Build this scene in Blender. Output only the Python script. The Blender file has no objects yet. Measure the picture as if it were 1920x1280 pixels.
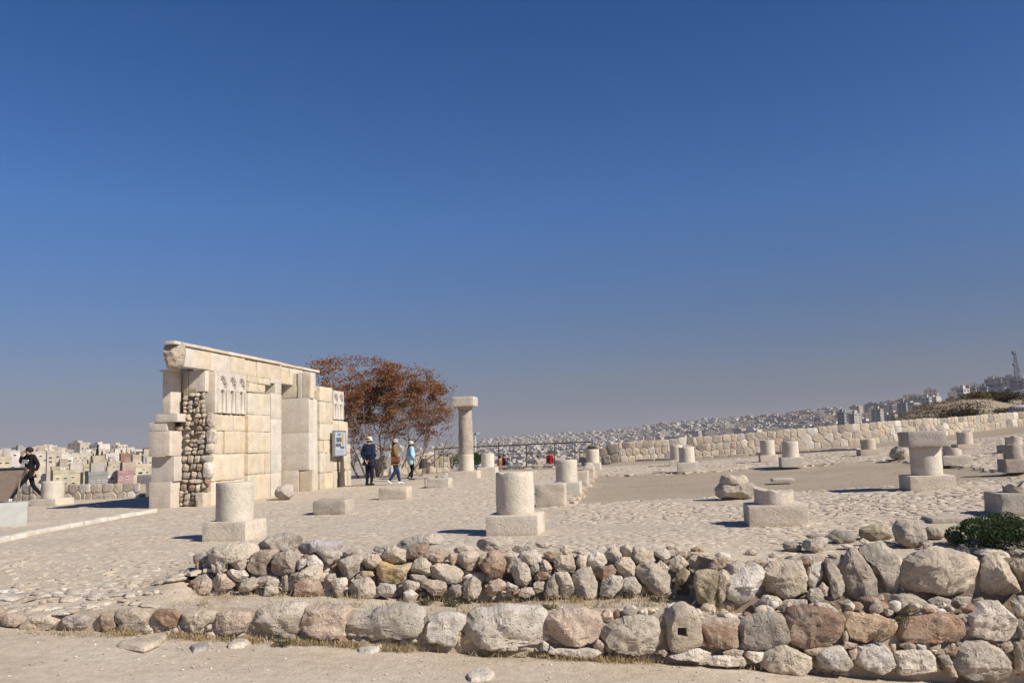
import bpy, bmesh, math, random
import numpy as np
from mathutils import Vector, Matrix, noise

# ------------------------------------------------------------------ camera, sky, sun, exposure
scn = bpy.context.scene
COL = scn.collection
FPX, EYE = 1600.0, 1.27
cam_d = bpy.data.cameras.new('camera')
cam_d.sensor_width = 36.0
cam_d.lens = 36.0 * FPX / 1920.0
cam_d.clip_start, cam_d.clip_end = 0.1, 20000.0
cam = bpy.data.objects.new('camera', cam_d)
COL.objects.link(cam)
ROT = Matrix.Rotation(math.pi/2 + math.atan(192/FPX), 3, 'X') @ Matrix.Rotation(math.radians(-2.0), 3, 'Z')
cam.matrix_world = Matrix.Translation((0, 0, EYE)) @ ROT.to_4x4()
scn.camera = cam

SUN_AZ, SUN_EL = math.radians(33), math.radians(38)      # from the right, a little behind the camera
SUN_DIR = Vector((math.cos(SUN_AZ)*math.cos(SUN_EL), -math.sin(SUN_AZ)*math.cos(SUN_EL), math.sin(SUN_EL)))

world = bpy.data.worlds.new('World')
scn.world = world
world.use_nodes = True
wn, wl = world.node_tree.nodes, world.node_tree.links
wn.clear()
w_out = wn.new('ShaderNodeOutputWorld')
w_bg = wn.new('ShaderNodeBackground')
sky = wn.new('ShaderNodeTexSky')
sky.sky_type = 'NISHITA'
sky.sun_disc = False
sky.sun_elevation = SUN_EL
sky.sun_rotation = math.atan2(SUN_DIR.x, SUN_DIR.y)
sky.altitude = 850
sky.air_density, sky.dust_density, sky.ozone_density = 1.0, 0.6, 2.2
w_bg.inputs['Strength'].default_value = 0.072
# the brownish city haze that lies along the horizon all the way round
w_tc = wn.new('ShaderNodeTexCoord')
w_sep = wn.new('ShaderNodeSeparateXYZ')
w_ramp = wn.new('ShaderNodeValToRGB')
w_ramp.color_ramp.interpolation = 'LINEAR'
cr = w_ramp.color_ramp
cr.elements[0].position, cr.elements[0].color = 0.0, (0.259, 0.259, 0.392, 1)
cr.elements[1].position, cr.elements[1].color = 1.0, (0.17, 0.46, 0.87, 1)
for p_, c_ in ((0.026, (0.292, 0.289, 0.417)), (0.069, (0.388, 0.374, 0.466)), (0.265, (0.335, 0.60, 0.931)), (0.475, (0.165, 0.50, 0.917))):
    e = cr.elements.new(p_); e.color = (*c_, 1)
w_mul = wn.new('ShaderNodeMix'); w_mul.data_type = 'RGBA'; w_mul.blend_type = 'MULTIPLY'
w_mul.inputs['Factor'].default_value = 1.0
wl.new(w_tc.outputs['Generated'], w_sep.inputs[0])
wl.new(w_sep.outputs['Z'], w_ramp.inputs['Fac'])
wl.new(sky.outputs['Color'], w_mul.inputs['A'])
wl.new(w_ramp.outputs['Color'], w_mul.inputs['B'])
wl.new(w_mul.outputs['Result'], w_bg.inputs['Color'])
wl.new(w_bg.outputs[0], w_out.inputs['Surface'])

sun_d = bpy.data.lights.new('sun', 'SUN')
sun_d.energy, sun_d.angle, sun_d.color = 4.6, math.radians(0.53), (1.0, 0.93, 0.82)
sun = bpy.data.objects.new('sun', sun_d)
COL.objects.link(sun)
sun.rotation_euler = SUN_DIR.to_track_quat('Z', 'Y').to_euler()
sun.location = SUN_DIR * 40

vs = scn.view_settings
vs.view_transform, vs.look, vs.exposure, vs.gamma = 'Standard', 'None', 0.45, 1.0
vs.use_curve_mapping = False
scn.cycles.max_bounces = 6
scn.cycles.volume_bounces = 1
scn.cycles.use_denoising = True

# ------------------------------------------------------------------ helpers
rnd = random.Random(7)
R_RIGHT, R_UP, R_FWD = ROT @ Vector((1, 0, 0)), ROT @ Vector((0, 1, 0)), ROT @ Vector((0, 0, -1))
CAMP = Vector((0, 0, EYE))

def ray(px, py):
    d = ROT @ Vector(((px-960)/FPX, -(py-640)/FPX, -1))
    return d / d.y
def at(px, py, Y):
    return CAMP + ray(px, py)*Y
def project(p):
    v = ROT.transposed() @ (Vector(p) - CAMP)
    return 960 + FPX*v.x/-v.z, 640 - FPX*v.y/-v.z
def sstep(a, b, x):
    t = min(1, max(0, (x-a)/(b-a))); return t*t*(3-2*t)
def plaza_z(X, Y):
    b = 0.0012*X*X + 0.010*X if X > 0 else 0.0
    s = 1 - sstep(9.2, 12.0, Y)
    w = 0.25*(1-sstep(-4.4, -3.5, X)) + 0.20*sstep(1.6, 3.0, X)
    return b - w*s
def ground_hit(px, py):
    d = ray(px, py); z = 0.0; p = None
    for _ in range(12):
        t = (z-EYE)/d.z if d.z < -1e-4 else 60
        t = min(t, 60)
        p = CAMP + d*t
        z = 0.5*z + 0.5*plaza_z(p.x, p.y)
    return Vector((p.x, p.y, plaza_z(p.x, p.y)))

def tag(o, label=None, cat=None, group=None, kind=None):
    if label: o['label'] = label
    if cat: o['category'] = cat
    if group: o['group'] = group
    if kind: o['kind'] = kind
    return o
def empty(name, loc=(0, 0, 0), rz=0.0):
    o = bpy.data.objects.new(name, None)
    o.empty_display_size = 0.1
    o.location = loc; o.rotation_euler = (0, 0, rz)
    COL.objects.link(o); return o
def mesh_data(name, verts, faces, mat=None, smooth=False, mats=None, fmat=None, angle=None):
    me = bpy.data.meshes.new(name)
    me.from_pydata([tuple(v) for v in verts], [], faces)
    for m in (mats or ([mat] if mat else [])): me.materials.append(m)
    if fmat is not None: me.polygons.foreach_set('material_index', fmat)
    if smooth:
        me.polygons.foreach_set('use_smooth', [True]*len(me.polygons))
        if angle is not None: me.set_sharp_from_angle(angle=math.radians(angle))
    me.update(); return me
def obj(name, me, parent=None, loc=None, rot=None, color=None, world=True):
    """link a mesh; with a parent, loc is given in the parent's own space"""
    o = bpy.data.objects.new(name, me); COL.objects.link(o)
    if parent: o.parent = parent
    if loc is not None: o.location = loc
    if rot is not None: o.rotation_euler = rot
    if color: o.color = (*color, 1)
    return o

class MB:
    """collects shapes, builds one mesh"""
    def __init__(s): s.v, s.f, s.m = [], [], []
    def add(s, vs, fs, mi=0):
        n = len(s.v); s.v += [tuple(v) for v in vs]
        s.f += [tuple(i+n for i in f) for f in fs]; s.m += [mi]*len(fs)
    def box(s, x0, x1, y0, y1, z0, z1, mi=0, M=None):
        vs = [Vector((x, y, z)) for z in (z0, z1) for y in (y0, y1) for x in (x0, x1)]
        if M: vs = [M @ v for v in vs]
        s.add(vs, [(0,2,3,1),(4,5,7,6),(0,1,5,4),(2,6,7,3),(0,4,6,2),(1,3,7,5)], mi)
    def tube(s, pts, rads, n=6, mi=0, cap=True):
        pts = [Vector(p) for p in pts]; rings = []
        if not hasattr(rads, '__len__'): rads = [rads]*len(pts)
        for i, p in enumerate(pts):
            d = (pts[min(i+1, len(pts)-1)] - pts[max(i-1, 0)]).normalized()
            a = d.orthogonal().normalized() if i == 0 else (rings[-1][1] - d*rings[-1][1].dot(d)).normalized()
            rings.append((p, a, d.cross(a), rads[i]))
        vs = [p + (a*math.cos(t) + b*math.sin(t))*r for p, a, b, r in rings for t in [2*math.pi*k/n for k in range(n)]]
        fs = [(i*n+k, i*n+(k+1)%n, (i+1)*n+(k+1)%n, (i+1)*n+k) for i in range(len(pts)-1) for k in range(n)]
        if cap: fs += [tuple(range(n-1, -1, -1)), tuple(range((len(pts)-1)*n, len(pts)*n))]
        s.add(vs, fs, mi)
    def lathe(s, prof, n=16, c=(0, 0, 0), mi=0):
        vs = [(c[0]+r*math.cos(2*math.pi*k/n), c[1]+r*math.sin(2*math.pi*k/n), c[2]+z) for r, z in prof for k in range(n)]
        fs = [(i*n+k, i*n+(k+1)%n, (i+1)*n+(k+1)%n, (i+1)*n+k) for i in range(len(prof)-1) for k in range(n)]
        fs += [tuple(range(n-1, -1, -1)), tuple(range((len(prof)-1)*n, len(prof)*n))]
        s.add(vs, fs, mi)
    def data(s, name, mats, smooth=False, angle=None):
        return mesh_data(name, s.v, s.f, mats=mats if isinstance(mats, list) else [mats], fmat=s.m, smooth=smooth, angle=angle)
    def build(s, name, mats, parent=None, smooth=False, angle=None, **k):
        return obj(name, s.data(name, mats, smooth, angle), parent, **k)

# ------------------------------------------------------------------ materials
def new_mat(name):
    m = bpy.data.materials.new(name); m.use_nodes = True
    nt = m.node_tree; nt.nodes.clear()
    out = nt.nodes.new('ShaderNodeOutputMaterial')
    b = nt.nodes.new('ShaderNodeBsdfPrincipled')
    b.inputs['Roughness'].default_value = 0.9
    b.inputs['Specular IOR Level'].default_value = 0.2
    nt.links.new(b.outputs[0], out.inputs['Surface'])
    return m, nt, b
def N(nt, kind, **kw):
    n = nt.nodes.new('ShaderNode'+kind)
    for k, v in kw.items():
        if k in n.inputs: n.inputs[k].default_value = v
        else: setattr(n, k, v)
    return n
def ramp(nt, fac, stops):
    r = nt.nodes.new('ShaderNodeValToRGB'); c = r.color_ramp
    c.elements[0].position, c.elements[0].color = stops[0][0], (*stops[0][1], 1)
    c.elements[1].position, c.elements[1].color = stops[-1][0], (*stops[-1][1], 1)
    for p, col in stops[1:-1]:
        e = c.elements.new(p); e.color = (*col, 1)
    nt.links.new(fac, r.inputs['Fac']); return r.outputs['Color']
def mixc(nt, fac, a, b, mode='MIX'):
    m = nt.nodes.new('ShaderNodeMix'); m.data_type = 'RGBA'; m.blend_type = mode
    for k, v in (('Factor', fac), ('A', a), ('B', b)):
        if isinstance(v, (int, float)): m.inputs[k].default_value = v
        elif isinstance(v, tuple): m.inputs[k].default_value = (*v, 1)
        else: nt.links.new(v, m.inputs[k])
    return m.outputs['Result']
def g3(v): return (v, v, v)
def coords(nt, world=False):
    """object space shifted by the object's own random number, or plain world space"""
    if world:
        return nt.nodes.new('ShaderNodeNewGeometry').outputs['Position']
    tc = nt.nodes.new('ShaderNodeTexCoord'); oi = nt.nodes.new('ShaderNodeObjectInfo')
    m = N(nt, 'Math', operation='MULTIPLY'); m.inputs[1].default_value = 37.0
    nt.links.new(oi.outputs['Random'], m.inputs[0])
    a = N(nt, 'VectorMath', operation='ADD')
    nt.links.new(tc.outputs['Object'], a.inputs[0]); nt.links.new(m.outputs[0], a.inputs[1])
    return a.outputs[0]
def noise_fac(nt, co, scale, detail=4, rough=0.6, stretch=None):
    if stretch:
        mp = N(nt, 'Mapping'); mp.inputs['Scale'].default_value = stretch
        nt.links.new(co, mp.inputs[0]); co = mp.outputs[0]
    n = N(nt, 'TexNoise', Scale=scale, Detail=detail, Roughness=rough)
    nt.links.new(co, n.inputs['Vector']); return n.outputs['Fac']
def bump_chain(nt, b, items):
    last = None
    for h, strength, dist in items:
        bp = N(nt, 'Bump', Strength=strength, Distance=dist)
        nt.links.new(h, bp.inputs['Height'])
        if last: nt.links.new(last, bp.inputs['Normal'])
        last = bp.outputs[0]
    nt.links.new(last, b.inputs['Normal'])
def rock_mat(name, color=None, source='object', patch=0.35, patch_col=(0.20, 0.18, 0.15), pit=0.6, scale=1.0, world=False,
             var=(0.78, 1.16), warm=None, bump=1.0, patch_at=0.56, stain=0.0):
    """weathered stone; colour fixed, from the object's colour or from the mesh's 'tint'"""
    m, nt, b = new_mat(name)
    co = coords(nt, world)
    if color: base = N(nt, 'RGB'); base.outputs[0].default_value = (*color, 1); base = base.outputs[0]
    elif source == 'object': base = nt.nodes.new('ShaderNodeObjectInfo').outputs['Color']
    else: base = N(nt, 'Attribute', attribute_name='tint').outputs['Color']
    if stain:
        base = mixc(nt, ramp(nt, noise_fac(nt, co, 2.6*scale, 5, 0.65), [(0.42, (0, 0, 0)), (0.62, g3(stain))]), base, (0.52, 0.44, 0.345))
    big = noise_fac(nt, co, 3.2*scale, 6, 0.62)
    c = mixc(nt, 1.0, base, ramp(nt, big, [(0.3, g3(var[0])), (0.7, g3(var[1]))]), 'MULTIPLY')
    if warm:
        wf = ramp(nt, noise_fac(nt, co, 1.7*scale, 3), [(0.45, (0, 0, 0)), (0.68, (1, 1, 1))])
        wm = mixc(nt, 1.0, c, warm, 'MULTIPLY')
        c = mixc(nt, wf, c, wm)
    lich = noise_fac(nt, co, 12*scale, 8, 0.75)
    lf = ramp(nt, lich, [(patch_at, (0, 0, 0)), (patch_at+0.16, g3(patch))])
    c = mixc(nt, lf, c, patch_col)
    sp = noise_fac(nt, co, 46*scale, 3, 0.75)
    c = mixc(nt, 1.0, c, ramp(nt, sp, [(0.30, g3(0.62)), (0.46, g3(0.98)), (0.75, g3(1.14))]), 'MULTIPLY')
    vo = N(nt, 'TexVoronoi', Scale=26*scale); nt.links.new(co, vo.inputs['Vector'])
    pf = ramp(nt, vo.outputs['Distance'], [(0.10, (0, 0, 0)), (0.32, (1, 1, 1))])
    pm = mixc(nt, ramp(nt, noise_fac(nt, co, 5*scale, 2), [(0.45, (0, 0, 0)), (0.6, g3(pit))]), (1, 1, 1), pf)
    nt.links.new(c, b.inputs['Base Color'])
    bump_chain(nt, b, [(lich, 0.55*bump, 0.03/scale), (pm, 0.6*bump*min(1, pit*1.5), 0.012/scale), (sp, 0.35*bump, 0.006/scale)])
    return m
def plain_mat(name, color, rough=0.7, spec=0.3, metal=0.0, nz=0.12, scale=14, source=None, bump=0.0):
    m, nt, b = new_mat(name)
    co = coords(nt)
    base = color
    if source == 'object': base = nt.nodes.new('ShaderNodeObjectInfo').outputs['Color']
    n = noise_fac(nt, co, scale, 4)
    c = mixc(nt, 1.0, base, ramp(nt, n, [(0.3, g3(1-nz)), (0.7, g3(1+nz))]), 'MULTIPLY')
    nt.links.new(c, b.inputs['Base Color'])
    b.inputs['Roughness'].default_value = rough; b.inputs['Specular IOR Level'].default_value = spec
    b.inputs['Metallic'].default_value = metal
    if bump: bump_chain(nt, b, [(n, bump, 0.02)])
    return m

M_ROCK = rock_mat('rough_fieldstone', patch=0.65, var=(0.68, 1.24), stain=0.5, patch_at=0.54, pit=0.95, bump=2.0)
M_RUBBLE = rock_mat('rubble_fill', source='tint', world=True)
M_NEWSTONE = rock_mat('new_dressed_limestone', (0.50, 0.445, 0.385), patch=0.12, pit=0.35, scale=1.3, var=(0.93, 1.06), bump=0.35)
M_DRUM = rock_mat('drum_limestone', source='object', patch=0.45, patch_col=(0.26, 0.23, 0.195), pit=0.95, scale=1.0, var=(0.84, 1.12), bump=0.9, patch_at=0.58)
M_OLDSTONE = rock_mat('old_yellow_limestone', source='object', patch=0.30, patch_col=(0.26, 0.22, 0.16), pit=0.5, scale=1.0,
                      var=(0.86, 1.12), warm=(1.04, 0.97, 0.86), bump=0.7)
M_FARSTONE = rock_mat('far_wall_stone', source='object', patch=0.55, scale=0.7, var=(0.68, 1.2), bump=1.8, patch_at=0.53)

def ground_mat(name, c1, c2, dark, scale=1.0, grav=0.5):
    m, nt, b = new_mat(name)
    co = coords(nt, True)
    big = noise_fac(nt, co, 0.55*scale, 5)
    c = mixc(nt, ramp(nt, big, [(0.35, (0, 0, 0)), (0.65, (1, 1, 1))]), c1, c2)
    med = noise_fac(nt, co, 7*scale, 7, 0.7)
    c = mixc(nt, 1.0, c, ramp(nt, med, [(0.3, g3(0.82)), (0.7, g3(1.13))]), 'MULTIPLY')
    vo = N(nt, 'TexVoronoi', Scale=30*scale); nt.links.new(co, vo.inputs['Vector'])
    gsel = ramp(nt, noise_fac(nt, co, 2.2*scale, 3), [(0.5, (0, 0, 0)), (0.7, g3(grav))])
    gcol = mixc(nt, 1.0, c, ramp(nt, vo.outputs['Distance'], [(0.05, g3(1.25)), (0.45, g3(0.85))]), 'MULTIPLY')
    c = mixc(nt, gsel, c, gcol)
    fine = noise_fac(nt, co, 70*scale, 3, 0.75)
    c = mixc(nt, ramp(nt, fine, [(0.62, (0, 0, 0)), (0.74, g3(0.6))]), c, dark)
    nt.links.new(c, b.inputs['Base Color'])
    bump_chain(nt, b, [(med, 0.5, 0.05), (vo.outputs['Distance'], 0.25, -0.015), (fine, 0.35, 0.008)])
    return m
M_DIRT = ground_mat('pale_dusty_earth', (0.43, 0.35, 0.26), (0.52, 0.445, 0.355), (0.22, 0.18, 0.14))
M_JOINT = ground_mat('earth_between_cobbles', (0.455, 0.375, 0.285), (0.50, 0.42, 0.33), (0.24, 0.19, 0.14))
M_COURT = ground_mat('brown_court_earth', (0.33, 0.265, 0.19), (0.385, 0.31, 0.23), (0.22, 0.18, 0.12), 0.8)
M_CORE = ground_mat('earth_core', (0.22, 0.165, 0.12), (0.27, 0.21, 0.155), (0.12, 0.09, 0.07))
# ------------------------------------------------------------------ ground sheets
def lerp_tab(tab, x):
    if x <= tab[0][0]: return tab[0][1]
    for (a, va), (b, vb) in zip(tab, tab[1:]):
        if x <= b: return va + (vb-va)*(x-a)/(b-a)
    return tab[-1][1]
LEDGE_T = [(-6, -0.30), (-3.9, -0.29), (-3.3, -0.30), (-2.2, -0.36), (-0.4, -0.47), (1.4, -0.48), (2.2, -0.60), (6, -0.85)]
def dirt_z(X, Y):
    z = -0.90 - 0.09*max(-7, min(6, X))
    return z + 0.75*(1-sstep(0.5, 7.0, Y))*(1 if X < 3 else 1)
def step_y(X):      # where the plaza drops to the ledge
    return 9.86 - 0.42*sstep(1.95, 2.1, X) - 0.06*sstep(2.1, 6, X)
LOW_Y = 9.12        # where the ledge drops to the foreground path
def near_z(X, Y):
    if Y == 9.12: return dirt_z(X, Y) - 0.05
    nz = 0.018*noise.noise(Vector((X*1.3, Y*1.3, 0))) + 0.03*noise.noise(Vector((X*0.35, Y*0.35, 5)))
    if Y < LOW_Y: return dirt_z(X, Y) + nz
    lz = lerp_tab(LEDGE_T, X)
    if X < -3.45:
        t = sstep(-3.9, -3.45, X)
        free = lz + (plaza_z(X, 9.9)-lz)*sstep(9.12, 9.9, Y)
        return free*(1-t) + lz*t + nz
    return lz + nz

def grid_sheet(name, xs, ys, zf, mat, kind='structure'):
    nx = len(xs)
    vs = [(x, y, zf(x, y)) for y in ys for x in xs]
    fs = [(j*nx+i, j*nx+i+1, (j+1)*nx+i+1, (j+1)*nx+i) for j in range(len(ys)-1) for i in range(nx-1)]
    o = obj(name, mesh_data(name, vs, fs, mat, smooth=True, angle=50)); o['kind'] = kind
    return o
frange = lambda a, b, s: list(np.arange(a, b+1e-6, s))
xs_near = frange(-40, -9, 1.0) + frange(-8.4, 8.4, 0.14) + frange(9, 40, 1.0)
# foreground path, up to the foot of the lower wall, then the ledge above it
grid_sheet('dirt_path', xs_near, frange(-30, 5, 1.0) + frange(5.2, 9.0, 0.1) + [9.08, 9.115], near_z, M_DIRT)
grid_sheet('ledge', xs_near, [9.12, 9.125, 9.2, 9.3, 9.4, 9.5, 9.6, 9.7, 9.8, 9.87], near_z, M_DIRT)

# courtyard of bare earth, a shallow step below the paving
COURT = [ground_hit(*p) for p in [(1072, 943), (1117, 890), (1302, 884), (1510, 871), (1672, 860), (1776, 870), (1890, 881), (1990, 890),
                                  (1990, 901), (1800, 909), (1690, 916), (1500, 922), (1300, 932)]]
def in_poly(x, y, P):
    c = False; n = len(P)
    for i in range(n):
        a, b = P[i], P[i-1]
        if (a.y > y) != (b.y > y) and x < (b.x-a.x)*(y-a.y)/(b.y-a.y)+a.x: c = not c
    return c
def plaza_h(X, Y):
    z = plaza_z(X, Y) - 0.014 + 0.005*noise.noise(Vector((X*0.6, Y*0.6, 0)))
    if Y > 18 and in_poly(X, Y, COURT): z -= 0.075
    # beyond the parapets the hill falls away
    if X < -11.0: z -= 3.0*sstep(28.3, 34, Y)
    else: z -= 2.2*sstep(44.5, 52, Y)*(1-sstep(4.4, 5.2, X))
    return z
ys_pl = [9.86, 10.0] + frange(10.2, 16, 0.2) + frange(16.3, 40, 0.3) + frange(41, 70, 1.0)
xs_pl = frange(-60, -21, 3.0) + frange(-20, 24, 0.3) + frange(25, 80, 2.0)
def plaza_h2(X, Y):
    if Y < 9.95:
        return near_z(X, 9.86) if X > -3.45 else plaza_h(X, Y)
    return plaza_h(X, Y)
PLAZA = grid_sheet('plaza', xs_pl, ys_pl, plaza_h2, None)
PLAZA.data.materials.append(M_JOINT); PLAZA.data.materials.append(M_COURT)
mi = []
for p in PLAZA.data.polygons:
    c = p.center
    mi.append(1 if (in_poly(c.x, c.y, COURT) or c.y > 41) else 0)
PLAZA.data.polygons.foreach_set('material_index', mi)
# the paving at the right end reaches a little nearer than the step line
for v in PLAZA.data.vertices:
    if v.co.y < 10.1 and v.co.x > 1.95:
        v.co.y -= (9.86-step_y(v.co.x)) * (1 if v.co.y < 9.95 else 0.9)
        if v.co.y > step_y(v.co.x)+0.05: v.co.z = plaza_h(v.co.x, v.co.y)
# ------------------------------------------------------------------ cobbles
GA = math.radians(9.5)
GU, GN = Vector((math.sin(GA), math.cos(GA), 0)), Vector((math.cos(GA), -math.sin(GA), 0))
def cobble_mat():
    m, nt, b = new_mat('cobble_limestone')
    co = coords(nt, True)
    at_ = N(nt, 'Attribute', attribute_name='shade').outputs['Fac']
    oi = nt.nodes.new('ShaderNodeObjectInfo').outputs['Random']
    ad = N(nt, 'Math', operation='ADD'); nt.links.new(at_, ad.inputs[0]); nt.links.new(oi, ad.inputs[1])
    fr = N(nt, 'Math', operation='FRACT'); nt.links.new(ad.outputs[0], fr.inputs[0])
    c = ramp(nt, fr.outputs[0], [(0.0, (0.39, 0.305, 0.22)), (0.15, (0.465, 0.385, 0.295)), (0.5, (0.49, 0.41, 0.318)), (0.8, (0.51, 0.435, 0.345)),
                                 (0.93, (0.585, 0.51, 0.415)), (1.0, (0.50, 0.405, 0.31))])
    n1 = noise_fac(nt, co, 9, 6, 0.7)
    c = mixc(nt, 1.0, c, ramp(nt, n1, [(0.3, g3(0.84)), (0.7, g3(1.12))]), 'MULTIPLY')
    big = noise_fac(nt, co, 0.5, 4)
    c = mixc(nt, ramp(nt, big, [(0.4, (0, 0, 0)), (0.75, g3(0.6))]), c, (0.47, 0.39, 0.30))
    nt.links.new(c, b.inputs['Base Color'])
    bump_chain(nt, b, [(n1, 0.5, 0.02)])
    return m
M_COBBLE = cobble_mat()
def cobble_shape(a, b, h, n, r, tilt=0.05):
    """low domed stone: outline a by b, foot under the sheet"""
    ph = r.random()*6.28; rad = [1 + r.uniform(-0.24, 0.2) for _ in range(n)]
    def sq(t): return 1/max(abs(math.cos(t)), abs(math.sin(t)))**0.8
    tx, ty = r.uniform(-tilt, tilt), r.uniform(-tilt, tilt)
    out = []
    for s, z in ((1.0, -0.05), (0.99, h*0.55), (0.86, h)):
        for k in range(n):
            t = ph + 6.283*k/n
            x, y = a*s*rad[k]*sq(t)*math.cos(t), b*s*rad[k]*sq(t)*math.sin(t)
            out.append((x, y, z + (x*tx + y*ty if z > 0 else 0)))
    fs = [(j*n+k, j*n+(k+1)%n, (j+1)*n+(k+1)%n, (j+1)*n+k) for j in range(2) for k in range(n)] + [tuple(range(2*n, 3*n))]
    return out, fs
rc = random.Random(21)
spots = []
v = 9.0
while v < 43.0:
    pitch = (0.100 if v < 16 else 0.13 if v < 24 else 0.17) * rc.uniform(0.85, 1.2)
    u = -22.0 + rc.random()
    while u < 30:
        ln = pitch*rc.uniform(0.8, 2.1)
        P = GU*(v+pitch/2+rc.uniform(-0.05, 0.05)) + GN*(u+ln/2)
        if 9.6 < P.y < 40.5:
            px, py = project((P.x, P.y, plaza_z(P.x, P.y)))
            if -220 < px < 2140:
                spots.append((P.x, P.y, ln, pitch, py, px))
        u += ln
    v += pitch
facade_keep = [ground_hit(*p) for p in [(285, 950), (640, 912), (650, 900), (300, 930)]]
keep = []
for s in spots:
    x, y = s[0], s[1]
    if y < (9.95 if x > -3.4 else 9.75) and x < 1.95: continue
    if x > 1.95 and y < step_y(x)+0.25: continue
    if y > 18 and in_poly(x, y, COURT): continue
    if x < -10 and y > 26.5: continue
    if rc.random() < 0.06: continue
    if noise.noise(Vector((x*0.9, y*0.5, 3))) > 0.36 and rc.random() < 0.8: continue      # bare worn patches
    keep.append(s)
keep.sort(key=lambda s: -s[4])
seen = [s for s in keep if -10 < s[5] < 1930 and s[4] < 1130]
near = seen[:300]; near_ids = set(id(s) for s in near); rest = [s for s in keep if id(s) not in near_ids]
variants = []
for k in range(24):
    vs_, fs_ = cobble_shape(0.5, 0.5, 0.028, 9, rc)
    variants.append(mesh_data('cobble', vs_, fs_, M_COBBLE, smooth=True, angle=40))
for x, y, ln, pt, _, _p in near:
    o = obj('cobble', rc.choice(variants), PLAZA, (x, y, plaza_z(x, y)-0.02), (0, 0, -GA + rc.uniform(-0.5, 0.5)))
    o.scale = (ln*0.99, pt*0.97, rc.uniform(0.15, 0.5))
verts, faces, shade = [], [], []
def flat(x, y): return (0.55 + 1.0*sstep(-6, 8, x))*(0.75 + 0.5*noise.noise(Vector((x*0.25, y*0.25, 8))))
ca, sa = math.cos(-GA), math.sin(-GA)
for x, y, ln, pt, _, _p in rest:
    n = 7 if y < 17 else 5 if y < 26 else 4
    vs_, fs_ = cobble_shape(ln*0.51, pt*0.505, (0.0055 + rc.uniform(-0.002, 0.011)*flat(x, y)), n, rc)
    z = plaza_z(x, y) - 0.02; b = len(verts); q = rc.uniform(-0.5, 0.5); c2, s2 = math.cos(-GA+q), math.sin(-GA+q)
    verts += [(x + c2*a - s2*bb, y + s2*a + c2*bb, z + c) for a, bb, c in vs_]
    faces += [tuple(i+b for i in f) for f in fs_]
    shade += [rc.random()]*len(vs_)
me = mesh_data('cobble_field', verts, faces, M_COBBLE, smooth=True, angle=40)
me.attributes.new('shade', 'FLOAT', 'POINT').data.foreach_set('value', shade)
cf = obj('cobble_field', me, PLAZA); cf['kind'] = 'stuff'
# ------------------------------------------------------------------ foreground stone walls
STONE_COL = {'c': (0.52, 0.44, 0.345), 'p': (0.50, 0.39, 0.305), 'g': (0.44, 0.385, 0.32), 'w': (0.63, 0.565, 0.485), 'd': (0.32, 0.275, 0.23),
             'b': (0.28, 0.18, 0.125), 'r': (0.36, 0.225, 0.15), 'o': (0.43, 0.29, 0.17), 'y': (0.50, 0.35, 0.18), 'm': (0.36, 0.30, 0.19),
             'v': (0.42, 0.37, 0.37)}
def vary(c, r, amt=0.08):
    k = 1 + r.uniform(-amt, amt); w = r.uniform(-0.03, 0.03)
    return (c[0]*k*(1+w), c[1]*k, c[2]*k*(1-w))
def radial(poly, M):
    """distance to the outline from the polygon's middle, for M directions"""
    cx = sum(p[0] for p in poly)/len(poly); cy = sum(p[1] for p in poly)/len(poly)
    out = []
    for k in range(M):
        t = 2*math.pi*k/M; dx, dy = math.cos(t), math.sin(t); best = 0
        for i in range(len(poly)):
            ax, ay = poly[i-1][0]-cx, poly[i-1][1]-cy; bx, by = poly[i][0]-cx, poly[i][1]-cy
            ex, ey = bx-ax, by-ay; den = dx*ey - dy*ex
            if abs(den) < 1e-9: continue
            tt = (ax*ey - ay*ex)/den; uu = (ax*dy - ay*dx)/den
            if tt > 0 and -1e-6 <= uu <= 1+1e-6: best = max(best, tt)
        out.append(best)
    return cx, cy, out
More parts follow.
